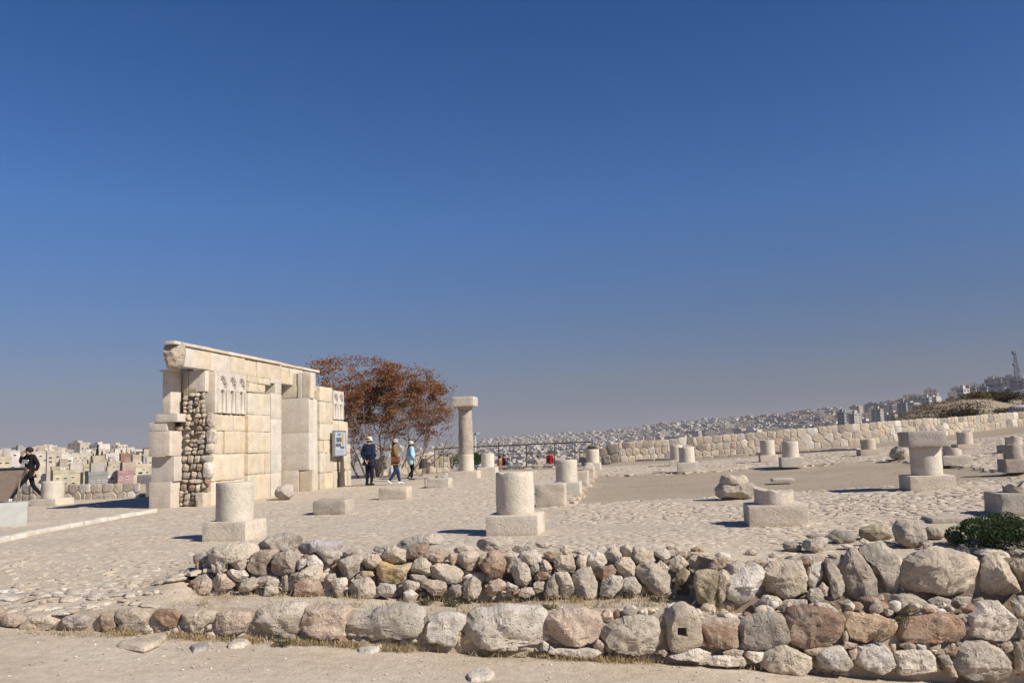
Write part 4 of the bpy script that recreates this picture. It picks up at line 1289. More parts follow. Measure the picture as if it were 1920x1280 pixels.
block('tall dark block standing in the shade behind the ruin\'s left corner', 255, 285, 891, 929, 0.9, (0.30, 0.28, 0.27), 0.004)
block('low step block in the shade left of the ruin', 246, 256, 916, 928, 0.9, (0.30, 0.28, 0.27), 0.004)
# ------------------------------------------------------------------ people
M_CLOTH = plain_mat('cloth', (0.5, 0.5, 0.5), 0.9, 0.1, nz=0.18, scale=9, source='object', bump=0.4)
M_SKIN = plain_mat('skin', (0.42, 0.25, 0.17), 0.6, 0.3, nz=0.05)
M_HAIR = plain_mat('dark_hair', (0.015, 0.012, 0.010), 0.6, 0.3)
M_STRAW = plain_mat('pale_hat', (0.5, 0.45, 0.36), 0.9, 0.1, nz=0.12, scale=30, source='object')
M_WHITE = plain_mat('white_print', (0.75, 0.75, 0.75), 0.8, 0.1, nz=0.03)
def skin_mesh(name, chains, root, mat, parent, color=None, sub=1):
    """chains: lists of (x, y, z, rx[, ry]); points that coincide are joined; one continuous skinned surface"""
    bm = bmesh.new(); lay = bm.verts.layers.skin.verify(); seen = {}
    def vert(p):
        k = tuple(round(c, 3) for c in p[:3])
        if k not in seen:
            v = bm.verts.new(p[:3]); v[lay].radius = (p[3], p[4] if len(p) > 4 else p[3]); v[lay].use_root = False; seen[k] = v
        return seen[k]
    for ch in chains:
        vs_ = [vert(p) for p in ch]
        for a, b in zip(vs_, vs_[1:]):
            if a is not b and not bm.edges.get((a, b)): bm.edges.new((a, b))
    seen[tuple(round(c, 3) for c in root)][lay].use_root = True
    me = bpy.data.meshes.new(name); bm.to_mesh(me); bm.free(); me.materials.append(mat)
    o = obj(name, me, parent, color=color)
    o.modifiers.new('skin', 'SKIN').use_smooth_shade = True
    sd_ = o.modifiers.new('smooth', 'SUBSURF'); sd_.levels = sub; sd_.render_levels = sub
    dg = bpy.context.evaluated_depsgraph_get()
    new = bpy.data.meshes.new_from_object(o.evaluated_get(dg)); o.modifiers.clear(); o.data = new
    if not new.materials: new.materials.append(mat)
    return o
rz = math.radians
def person(label, loc, heading, H, J, top, legs, shoe, hair=None, hat=None, coat_len=0.0, sleeve=True, bulk=1.0):
    """J: joints in body space (x right, y forward, z up, in units of height); heading turns +y"""
    e = empty('person', loc, heading); tag(e, label, 'person')
    S = lambda p, *r: (p[0]*H, p[1]*H, p[2]*H, *[q*H for q in r])
    pel, ch, nk, hd = J['pelvis'], J['chest'], J['neck'], J['head']
    mid = tuple((a+b)/2 for a, b in zip(pel, ch))
    chains = [[S(pel, .075, .06), S(mid, .07, .055), S(ch, .085, .06), S(nk, .03), S((hd[0], hd[1], hd[2]-.03), .042, .05), S(hd, .046, .056), S((hd[0], hd[1]-.004, hd[2]+.04), .034, .042)]]
    hx, hy, hz = hd
    f = J.get('face', (0, 1)); fx, fy = f
    chains.append([S(hd, .046, .056), S((hx+fx*.062, hy+fy*.062, hz-.01), .010)])         # nose
    for s in ('l', 'r'):
        sh, el, wr = J['sh'+s], J['el'+s], J['wr'+s]
        d = (Vector(wr)-Vector(el)).normalized(); side = Vector((d.y, -d.x, 0)); side = side.normalized() if side.length > 0.1 else Vector((1, 0, 0))
        palm = Vector(wr) + d*0.035
        chains += [[S(ch, .085, .06), S(sh, .04), S(el, .027), S(wr, .018), S(palm, .020, .013)]]
        for q in range(4):
            b = palm + d*0.012 + side*(q-1.5)*0.011
            chains.append([S(palm, .020, .013), S(b, .0065), S(b + d*(0.022 + 0.004*(1.5-abs(q-1.5))) + Vector((0, .004, -.004)), .005)])
        th = palm - d*0.02 + side*0.02
        chains.append([S(wr, .018), S(th, .007), S(th + d*0.02 + side*0.006, .006)])
        hp, kn, an, toe = J['hp'+s], J['kn'+s], J['an'+s], J['to'+s]
        chains += [[S(pel, .075, .06), S(hp, .052), S(kn, .034), S(an, .022), S(toe, .016)]]
    skin_mesh('body', chains, S(pel)[:3], M_SKIN, e)
    # coat or top with sleeves
    hem = (pel[0], pel[1], pel[2]-coat_len-.045)
    k = bulk
    c = [[S(hem, .095*k, .078*k), S(pel, .093*k, .076*k), S(mid, .088*k, .070*k), S(ch, .096*k, .074*k), S((nk[0], nk[1], nk[2]-.012), .045, .042)]]
    for s in ('l', 'r'):
        sh, el, wr = J['sh'+s], J['el'+s], J['wr'+s]
        c.append([S(ch, .096*k, .074*k), S(sh, .050*k), S(el, .037*k), S(tuple(w_*0.9+e_*0.1 for w_, e_ in zip(wr, el)), .028*k)])
    skin_mesh('jacket', c, S(pel)[:3], M_CLOTH, e, top)
    c = []
    for s in ('l', 'r'):
        hp, kn, an = J['hp'+s], J['kn'+s], J['an'+s]
        c.append([S((pel[0], pel[1], pel[2]+.05), .08, .064), S(pel, .082, .066), S(hp, .058), S(kn, .041), S((an[0], an[1], an[2]+.008), .030)])
    skin_mesh('trousers', c, S(pel)[:3], M_CLOTH, e, legs)
    for s in ('l', 'r'):
        an, toe = Vector(J['an'+s]), Vector(J['to'+s])
        heel = an + (an-toe)*0.25 + Vector((0, 0, -0.012))
        skin_mesh('shoe', [[S(heel, .021), S(an, .026), S(an*0.4+toe*0.6, .024, .02), S(toe, .019, .015)]], S(an)[:3], M_CLOTH, e, shoe)
    if hair is not None:
        mb = MB(); cr = .060*H
        mb.lathe([(cr*.98, -.016*H), (cr*1.06, 0), (cr*1.04, .022*H), (cr*.85, .043*H), (cr*.5, .056*H), (cr*.1, .060*H)], 16)
        o = mb.build('hair', M_HAIR, e, smooth=True)
        o.location = ((hx-fx*.010)*H, (hy-fy*.010)*H, (hz+.012)*H); o.scale = (0.86, 1.05, 1.0); o.rotation_euler = (rz(14), 0, math.atan2(-fx, fy))
        if hair > 0:
            skin_mesh('hair', [[S((hx-fx*.030, hy-fy*.030, hz+.01), .044, .03), S((hx-fx*.045, hy-fy*.045, hz-.06), .036, .03), S((nk[0]-fx*.05, nk[1]-fy*.05, nk[2]-hair), .026, .02)]],
                      S((hx-fx*.030, hy-fy*.030, hz+.01))[:3], M_HAIR, e)
    if hat:
        mb = MB(); br = hat.get('brim', .105)*H; cr = .058*H
        mb.lathe([(cr, 0), (br, -.012*H), (br*0.995, -.006*H), (cr*1.02, .008*H), (cr*0.98, .045*H), (cr*0.75, .062*H), (cr*0.2, .066*H)], 18)
        o = mb.build('hat', M_STRAW, e, smooth=True, angle=50, color=hat['color'])
        o.location = (hx*H, hy*H, (hz+.022)*H); o.rotation_euler = hat.get('rot', (0, 0, 0))
    return e
def foot(px, py): g = ground_hit(px, py); return (g.x, g.y, g.z-0.005)
def stance(**kw):
    J = dict(pelvis=(0, 0, .52), chest=(0, .0, .72), neck=(0, 0, .84), head=(0, .012, .905), face=(0, 1),
             shl=(-.105, 0, .80), shr=(.105, 0, .80), ell=(-.13, -.01, .64), elr=(.13, -.01, .64), wrl=(-.12, .03, .50), wrr=(.12, .03, .50),
             hpl=(-.05, 0, .50), hpr=(.05, 0, .50), knl=(-.055, .01, .28), knr=(.055, .01, .28), anl=(-.055, -.01, .042), anr=(.055, -.01, .042),
             tol=(-.062, .085, .016), tor=(.062, .085, .016))
    J.update(kw); return J
# man in navy seen from behind, hands clasped behind his back
J = stance(ell=(-.14, -.05, .65), elr=(.14, -.05, .65), wrl=(-.02, -.085, .50), wrr=(.03, -.085, .505))
p1 = person('man in a navy jacket and straw hat standing with hands clasped behind him', foot(693, 910), rz(-25), 1.72, J, (0.018, 0.024, 0.055), (0.012, 0.014, 0.028), (0.02, 0.02, 0.022),
            hair=0.0, hat=dict(color=(0.58, 0.52, 0.38), brim=.088), coat_len=.03, bulk=1.26)
mb = MB(); mb.box(-0.075, 0.075, -0.055, 0.055, -0.05, 0.05); mb.lathe([(0.04, 0), (0.04, 0.1), (0.03, 0.1)], 12)
o = mb.build('camera', plain_mat('black_plastic', (0.02, 0.02, 0.022), 0.4, 0.5), p1); o.location = (0.17, -0.13, 0.83); o.scale = (0.7, 0.7, 0.8)
# woman in tan walking to the right
J = stance(chest=(0, .005, .72), head=(0, .02, .905), ell=(-.125, -.05, .655), wrl=(-.12, -.02, .52), elr=(.125, .02, .65), wrr=(.115, .09, .55),
           knl=(-.05, .06, .28), anl=(-.05, .10, .045), tol=(-.055, .20, .022), knr=(.05, .01, .285), anr=(.05, -.13, .075), tor=(.055, -.08, .012))
p2 = person('woman in a tan jacket and jeans striding right with a bag at her hip', foot(741, 908), rz(-82), 1.62, J, (0.20, 0.125, 0.05), (0.022, 0.035, 0.085), (0.62, 0.62, 0.66),
            hair=0.10, hat=dict(color=(0.36, 0.32, 0.25), brim=.075, rot=(rz(-8), 0, 0)), coat_len=.05, bulk=1.15)
bmx = rough_box(0.12, 0.30, 0.20, rd, 0.03, 0.006)
bm_obj('shoulder_bag', bmx, plain_mat('brown_leather', (0.14, 0.05, 0.022), 0.5, 0.4), p2, (0.17, 0.03, 0.78))
st = MB(); st.tube([(0.17, 0.1, 0.96), (0.10, 0.08, 1.15), (-0.02, 0.05, 1.36)], 0.012, 5); st.build('bag_strap', plain_mat('strap', (0.09, 0.04, 0.02)), p2)
# woman in light blue walking right, face hidden by her hat
J = stance(elr=(.13, -.03, .65), wrr=(.12, .05, .53), ell=(-.13, -.02, .65), wrl=(-.11, .07, .56),
           knl=(-.05, .05, .28), anl=(-.05, .03, .045), tol=(-.055, .13, .018), knr=(.05, .04, .29), anr=(.05, -.09, .085), tor=(.055, -.055, .015))
person('woman in a light blue jacket and wide pale hat walking right', foot(771, 900.5), rz(-62), 1.55, J, (0.33, 0.50, 0.62), (0.012, 0.012, 0.014), (0.05, 0.05, 0.055),
       hair=0.06, hat=dict(color=(0.55, 0.48, 0.41), brim=.10, rot=(rz(5), 0, 0)), coat_len=.09, bulk=1.2)
# young man in black striding left, hand raised to his mouth
J = stance(face=(0, 1), head=(0, .03, .905), neck=(0, .01, .84), elr=(.12, .06, .66), wrr=(.06, .075, .83), ell=(-.13, -.075, .65), wrl=(-.13, -.02, .53),
           knl=(-.05, .15, .30), anl=(-.05, .28, .06), tol=(-.055, .36, .045), knr=(.05, -.05, .28), anr=(.05, -.22, .08), tor=(.052, -.17, .015))
J['elr'], J['wrr'] = (.17, .08, .70), (.085, .095, .845)
tw_ = Matrix.Rotation(rz(-43), 3, 'Z')
for kk in ('hpl', 'hpr', 'knl', 'knr', 'anl', 'anr', 'tol', 'tor'): J[kk] = tuple(tw_ @ Vector(J[kk]))
J['face'] = tuple((tw_ @ Vector((0, 1, 0))).xy)
gx = ground_hit(54, 941)
p4 = person('young man in a black hoodie striding left with a hand at his mouth', (gx.x, gx.y, gx.z), rz(152), 1.74, J, (0.014, 0.012, 0.014), (0.012, 0.012, 0.013), (0.6, 0.6, 0.6),
            hair=0.0, bulk=1.05)
def chest_print(parent, txt, loc, rot, size):
    cu = bpy.data.curves.new('lettering', 'FONT'); cu.body = txt; cu.size = size; cu.align_x = 'CENTER'; cu.extrude = 0.004; cu.offset = 0.008
    t = bpy.data.objects.new('lettering', cu); COL.objects.link(t)
    dg = bpy.context.evaluated_depsgraph_get()
    me = bpy.data.meshes.new_from_object(t.evaluated_get(dg)); bpy.data.objects.remove(t)
    me.materials.clear(); me.materials.append(M_WHITE)
    return obj('lettering', me, parent, loc, rot)
chest_print(p4, 'GAP', (0.0, 0.152, 1.19), (rz(90), 0, rz(180)), 0.17)
# ------------------------------------------------------------------ tree with rust-red leaves, bushes, weeds
def leaf_mat(name, stops, trans=0.25):
    m, nt, b = new_mat(name)
    a = N(nt, 'Attribute', attribute_name='shade').outputs['Fac']
    c = ramp(nt, a, stops)
    nt.links.new(c, b.inputs['Base Color']); b.inputs['Roughness'].default_value = 0.7
    tr = nt.nodes.new('ShaderNodeBsdfTranslucent'); nt.links.new(c, tr.inputs['Color'])
    mx = nt.nodes.new('ShaderNodeMixShader'); mx.inputs[0].default_value = trans
    out = [n for n in nt.nodes if n.type == 'OUTPUT_MATERIAL'][0]
    nt.links.new(b.outputs[0], mx.inputs[1]); nt.links.new(tr.outputs[0], mx.inputs[2]); nt.links.new(mx.outputs[0], out.inputs['Surface'])
    return m
M_RUSTLEAF = leaf_mat('rust_leaves', [(0.0, (0.10, 0.048, 0.026)), (0.35, (0.21, 0.09, 0.04)), (0.7, (0.30, 0.13, 0.052)), (0.92, (0.36, 0.20, 0.085)), (1.0, (0.18, 0.18, 0.05))])
M_GREENLEAF = leaf_mat('green_leaves', [(0.0, (0.02, 0.045, 0.014)), (0.5, (0.035, 0.075, 0.022)), (1.0, (0.075, 0.12, 0.035))])
M_DARKBUSH = leaf_mat('dark_bush_leaves', [(0.0, (0.018, 0.035, 0.012)), (0.6, (0.035, 0.06, 0.02)), (1.0, (0.07, 0.10, 0.03))])
M_DRYGRASS = leaf_mat('dry_grass', [(0.0, (0.26, 0.19, 0.10)), (0.5, (0.38, 0.29, 0.16)), (1.0, (0.50, 0.40, 0.24))], 0.2)
M_WEED = leaf_mat('olive_weeds', [(0.0, (0.05, 0.065, 0.02)), (0.5, (0.10, 0.10, 0.035)), (1.0, (0.20, 0.16, 0.06))], 0.2)
M_BARK = rock_mat('pale_bark', (0.25, 0.20, 0.165), patch=0.3, scale=2)
def leaves_mesh(name, items, mat, r):
    """items: (centre, length, width, direction or None, shade) -> one mesh of small bent leaves"""
    vs_, fs_, sh = [], [], []
    for c, ln, w, d, s in items:
        d = d or Vector((r.gauss(0, 1), r.gauss(0, 1), r.gauss(0, 0.7)))
        d = d.normalized(); q = d.cross(Vector((r.gauss(0, 1), r.gauss(0, 1), r.gauss(0, 1)))).normalized(); up = d.cross(q)
        b = len(vs_)
        vs_ += [c - d*ln/2, c + q*w/2 + up*w*0.12, c + d*ln/2, c - q*w/2 + up*w*0.12]
        fs_ += [(b, b+1, b+2), (b, b+2, b+3)]; sh += [s]*4
    me = mesh_data(name, vs_, fs_, mat)
    me.attributes.new('shade', 'FLOAT', 'POINT').data.foreach_set('value', sh)
    return me
def rust_tree():
    r = random.Random(12)
    Yt = 38.5
    b0 = at(722, 884, Yt); b0.z = min(b0.z, -0.1)
    e = empty('red_leaved_tree', b0)
    tag(e, 'wide many-stemmed tree with rust-red leaves behind the ruin', 'tree')
    k = Yt/FPX
    # crown outline in the picture; leaves sit in clumps near twigs that lie inside it
    OUT = P((570,650,5.5655), "x 60,190 100,120 200,150 260,110 400,85 520,90 640,120 760,110 880,160 1000,200 1150,215 1280,230 1350,330 1470,415 1460,480 1540,650 1560,800 1500,880 1300,960 1150,1000 900,1080 600,1100 480,1100 440,800 300,500 100,330")[0][1]
    OV = [Vector((x, y)) for x, y in OUT]
    def inside(w):
        px, py = project(w + b0)
        return in_poly(px, py, OV), px, py
    wood = MB(); tips = []
    def grow(p, d, ln, rad, lev):
        pts, rr = [p], [rad]; n = 4
        for i in range(n):
            d = (d + Vector((r.gauss(0, .10), r.gauss(0, .10), r.gauss(0.02, .07)))).normalized()
            p = p + d*ln/n; pts.append(p); rr.append(max(0.006, rad*(1-0.45*(i+1)/n)))
        inn = [inside(q) for q in pts]
        if lev >= 2 and (not all(i[0] for i in inn[1:])): return
        wood.tube(pts, rr, 6 if lev < 2 else 4, cap=False)
        if lev >= 2: tips.extend((q, d) for q in pts[2:])
        if lev < 4:
            for _ in range(3 if lev else 3):
                a = r.uniform(0.30, 0.75)
                ax = d.orthogonal().normalized(); ax.rotate(Matrix.Rotation(r.uniform(0, 6.28), 3, d))
                nd = (d*math.cos(a) + ax*math.sin(a) + Vector((0, 0, 0.04))).normalized()
                st = pts[r.choice([2, 3, 4])]
                grow(st, nd, ln*r.uniform(0.58, 0.80), rr[-1]*0.8, lev+1)
    for px, lean, ln in ((690, (-0.45, 0.1), 1.75), (704, (-0.2, -0.2), 2.0), (716, (0.02, 0.1), 2.1), (728, (0.22, 0.2), 2.0), (742, (0.5, -0.1), 2.0), (762, (0.85, 0.1), 1.9), (675, (-0.75, 0.2), 1.5), (780, (1.15, 0.0), 1.5)):
        q = at(px, 882, Yt + r.uniform(-0.5, 0.5)) - b0; q.z = -0.1
        grow(q, Vector((lean[0]*0.75, lean[1], 1)).normalized(), ln, 0.055, 0)
    wood.build('trunk', M_BARK, e, smooth=True)
    items = []; clumps = []
    for q, d in tips:
        ok, px, py = inside(q)
        if ok: clumps.append((q, px, py))
    # fill the crown evenly: extra clumps through its volume
    for _ in range(1250):
        px, py = r.uniform(575, 858), r.uniform(660, 850)
        if in_poly(px, py, OV): 
            q = at(px, py, Yt + r.uniform(-1.9, 1.9)) - b0; clumps.append((q, px, py))
    for q, px, py in clumps:
        dens = 0.9 if py < 745 else 0.55 if py < 790 else 0.30
        if py > 740 and px > 800: dens *= 0.6
        cl = noise.noise(Vector((px*0.035, py*0.05, q.y*0.6)))
        if cl < -0.2 or r.random() > dens: continue
        n = int(r.uniform(16, 46)); rad = r.uniform(0.06, 0.17)
        base = 0.45 + 0.35*cl
        for _ in range(n):
            o_ = Vector((r.gauss(0, rad*1.5), r.gauss(0, rad), r.gauss(0, rad*0.55)))
            s = min(1, max(0, base + r.gauss(0, 0.18)))
            if r.random() < 0.012: s = 1.0
            items.append((q+o_, r.uniform(0.08, 0.15), r.uniform(0.03, 0.055), Vector((r.gauss(0, 1), r.gauss(0, 1), r.gauss(-0.6, .6))), s))
    # a few stray leaves above the outline
    obj('crown', leaves_mesh('crown', items, M_RUSTLEAF, r), e)
    # fine bare twigs through the lower crown
    tw = MB()
    for _ in range(700):
        px, py = r.uniform(650, 850), r.uniform(740, 874)
        q = at(px, py, Yt + r.uniform(-1.6, 1.6)) - b0
        dd = Vector((r.gauss(0.15, .5), r.gauss(0, .5), r.gauss(0.5, .45))).normalized()*r.uniform(0.3, 0.9)
        tw.tube([q, q+dd*0.5+Vector((0, 0, .02)), q+dd], [0.008, 0.006, 0.003], 3, cap=False)
    tw.build('twigs', M_BARK, e)['kind'] = 'stuff'
rust_tree()
def leafy_bush(name, label, c, rx, ry, rz_, n, mat, seed, leaf=(0.035, 0.07), cat='bush', stems=6):
    r = random.Random(seed)
    e = empty(name, c); tag(e, label, cat)
    st = MB()
    for _ in range(stems):
        a = r.uniform(0, 6.28); t = Vector((math.cos(a)*rx*r.uniform(.3, .8), math.sin(a)*ry*r.uniform(.3, .8), rz_*r.uniform(.9, 1.5)))
        st.tube([Vector((0, 0, -0.03)), t*0.5 + Vector((0, 0, .03)), t], [0.014, 0.010, 0.004], 5, cap=False)
    st.build('stem', M_BARK, e)
    items = []
    lobes = [(Vector((r.uniform(-.75, .75)*rx, r.uniform(-.75, .75)*ry, rz_*r.uniform(.55, 1.25))), r.uniform(.28, .55)) for _ in range(16)]
    for _ in range(n):
        L, s = r.choice(lobes)
        v = Vector((r.gauss(0, 1), r.gauss(0, 1), r.gauss(0, 1))).normalized()*r.uniform(0.6, 1.05)**0.5
        p = L + Vector((v.x*rx*s, v.y*ry*s, v.z*rz_*s*1.1))
        if p.z < 0.0: p.z = r.uniform(0, 0.1)
        items.append((p, r.uniform(*leaf), r.uniform(leaf[0]*.6, leaf[0]*1.1), None, min(1, max(0, 0.5 + 0.3*noise.noise(p*8) + r.gauss(0, .15)))))
    obj('foliage', leaves_mesh('foliage', items, mat, r), e)
    return e
g = at(1866, 1030, 9.85)
leafy_bush('green_bush', 'dense dark green bush growing on the wall at the right edge', (g.x, g.y, plaza_z(g.x, g.y)-0.10), 0.50, 0.36, 0.29, 11000, M_DARKBUSH, 3, (0.018, 0.036))
# dry grass along the foot of the walls, one uncountable mass; green tufts are weeds of their own
def grass_field(name, label, spots, mat, seed, hgt=(0.03, 0.11)):
    r = random.Random(seed); items = []
    for p, n, sp in spots:
        for _ in range(n):
            q = p + Vector((r.gauss(0, sp), r.gauss(0, sp*0.5), 0)); h = r.uniform(*hgt)
            d = Vector((r.gauss(0, .5), r.gauss(0, .5), 1)).normalized()
            items.append((q + d*h*0.45, h, 0.006, d, r.random()))
    o = obj(name, leaves_mesh(name, items, mat, r)); return tag(o, label, 'grass', kind='stuff')
sp = []
rg_ = random.Random(44)
def low_foot(px): return lerp_tab([(0, 1182), (250, 1186), (400, 1196), (560, 1200), (800, 1206), (1000, 1216), (1250, 1226), (1400, 1250), (1700, 1268), (1900, 1275)], px)
for _ in range(40):
    px = rg_.uniform(0, 1500); p = dirt_hit(px, low_foot(px)+rg_.uniform(-4, 7)); sp.append((Vector((p.x, min(p.y, 9.05), near_z(p.x, min(p.y, 9.05)))), rg_.randint(12, 60), rg_.uniform(0.04, 0.14)))
for px, n in ((480, 14), (560, 10), (690, 10), (760, 12), (1060, 10), (1110, 10), (220, 8), (330, 8), (1160, 6), (640, 8)):
    for _ in range(n):
        x = px + rg_.gauss(0, 24); p = dirt_hit(x, low_foot(x)+rg_.uniform(-2, 9)); sp.append((Vector((p.x, min(p.y, 9.02), near_z(p.x, min(p.y, 9.02)))), rg_.randint(25, 60), rg_.uniform(0.05, 0.12)))
for _ in range(90):       # ledge, against the upper wall
    x = rg_.uniform(-3.6, 2.2); y = rg_.choice([9.55, 9.6, 9.2, 9.25]) + rg_.uniform(-.05, .05); sp.append((Vector((x, y, near_z(x, y))), rg_.randint(10, 40), rg_.uniform(0.04, 0.12)))
for a, b in zip(COURT, COURT[1:]):
    for _ in range(int((b-a).length*5)):
        t = rg_.random(); q = a.lerp(b, t)
        if q.y < 18 or q.x > 25: continue
        if rg_.random() < 0.55: sp.append((Vector((q.x, q.y+rg_.gauss(0, .1), plaza_z(q.x, q.y)-0.06)), rg_.randint(6, 20), 0.12))
for _ in range(120):      # parched tufts on the court and around
    x, y = rg_.uniform(1, 14), rg_.uniform(19, 36); sp.append((Vector((x, y, plaza_h(x, y))), rg_.randint(5, 16), 0.10))
grass_field('dry_grass', 'parched straw-coloured grass at the foot of the stone walls', sp, M_DRYGRASS, 8)
WEEDS = [(530, 1190, 'l', 'green weed tuft between boulders at the left'), (795, 1113, 'u', 'round green weed at the foot of the upper wall, left of its fellow'),
         (848, 1113, 'u', 'olive weed at the foot of the upper wall under the long stone'), (1026, 1140, 'e', 'small weed on the ledge behind the big squared block'),
         (1235, 1110, 'u', 'thin green weed by the shaded wall corner'), (1695, 1170, 'r', 'grey-green weed growing out of the right-hand wall')]
for i, (px, py, w, lb) in enumerate(WEEDS):
    Y = {'l': 8.92, 'u': 9.5, 'e': 9.22, 'r': 8.85}[w]
    p = at(px, py, Y)
    if w in 'ue': p.z = near_z(p.x, p.y) - 0.01
    if w == 'l': p.z = near_z(p.x, p.y) - 0.01
    leafy_bush('weed', lb, p, 0.10, 0.07, 0.055 if w != 'e' else 0.04, 420, M_WEED, 60+i, (0.010, 0.024), 'weed', 4)

# stones bedded in the worn slope at the left, where the wall peters out
LEDGE = bpy.data.objects['ledge']
re_ = random.Random(313)
for _ in range(150):
    x = re_.uniform(-6.2, -3.75); y = re_.uniform(9.13, 10.25)
    if y > 9.9 and re_.random() < 0.5: continue
    z = near_z(x, y) if y < 9.87 else plaza_h(x, y)
    w = re_.uniform(0.05, 0.17); d = w*re_.uniform(0.5, 0.9)
    poly = [(math.cos(t)*w*re_.uniform(.75, 1.1), math.sin(t)*d*re_.uniform(.75, 1.1)) for t in (0.2, 1.0, 1.8, 2.6, 3.4, 4.3, 5.2, 5.9)]
    cx, cy, vs2, fs2 = outline_stone(poly, re_.uniform(0.012, 0.035), re_, 0.9, M=18, facets=5, rough=0.8)
    obj('bedded_stone', mesh_data('bedded_stone', [Vector((v.x, v.z, -v.y*0.9)) for v in vs2], [f[::-1] for f in fs2], M_ROCK, smooth=True, angle=20), LEDGE, (x, y, z+0.004), (re_.uniform(-.15, .15), re_.uniform(-.15, .15), re_.uniform(-.4, .4)), vary(STONE_COL[re_.choice('ccccwwp')], re_, 0.1))
# gravel and small chips lying about: too many to count
def pebbles():
    r = random.Random(71); vs_, fs_, tint = [], [], []
    oc = [Vector(v) for v in ((1,0,0),(-1,0,0),(0,1,0),(0,-1,0),(0,0,1),(0,0,-1))]; of = [(0,2,4),(2,1,4),(1,3,4),(3,0,4),(2,0,5),(1,2,5),(3,1,5),(0,3,5)]
    for _ in range(5200):
        q = r.random()
        if q < 0.62: x, y = r.uniform(-6.5, 6.5), r.uniform(6.8, 9.05)
        elif q < 0.82: x, y = r.uniform(-6, 2.2), r.uniform(9.13, 9.6)
        else: x, y = r.uniform(-7, 9), r.uniform(9.9, 16)
        if noise.noise(Vector((x*0.8, y*0.8, 9))) < r.uniform(-0.5, 0.35): continue
        if q < 0.82: z = near_z(x, y)
        else: z = plaza_h(x, y) if not (x > -3.4 and y < 10.0) else -9
        if z < -5: continue
        s_ = 0.004 + 0.016*r.random()**3.5; sc = Vector((r.uniform(.8, 1.7), r.uniform(.8, 1.5), r.uniform(.4, .9)))
        a = r.uniform(0, 6.28); b = len(vs_); col = vary(STONE_COL[r.choice('cccwwpgd')], r, .15)
        for v in oc:
            w = Vector((v.x*sc.x, v.y*sc.y, v.z*sc.z))*s_*r.uniform(.75, 1.2); w.rotate(Matrix.Rotation(a, 3, 'Z')); vs_.append(Vector((x, y, z+s_*0.25)) + w); tint += [*col, 1]
        fs_ += [tuple(i+b for i in f) for f in of]
    me = mesh_data('pebbles', vs_, fs_, M_RUBBLE); me.attributes.new('tint', 'FLOAT_COLOR', 'POINT').data.foreach_set('color', tint)
    tag(obj('pebbles', me), 'pale pebbles and stone chips strewn over the path', 'pebbles', kind='stuff')
pebbles()
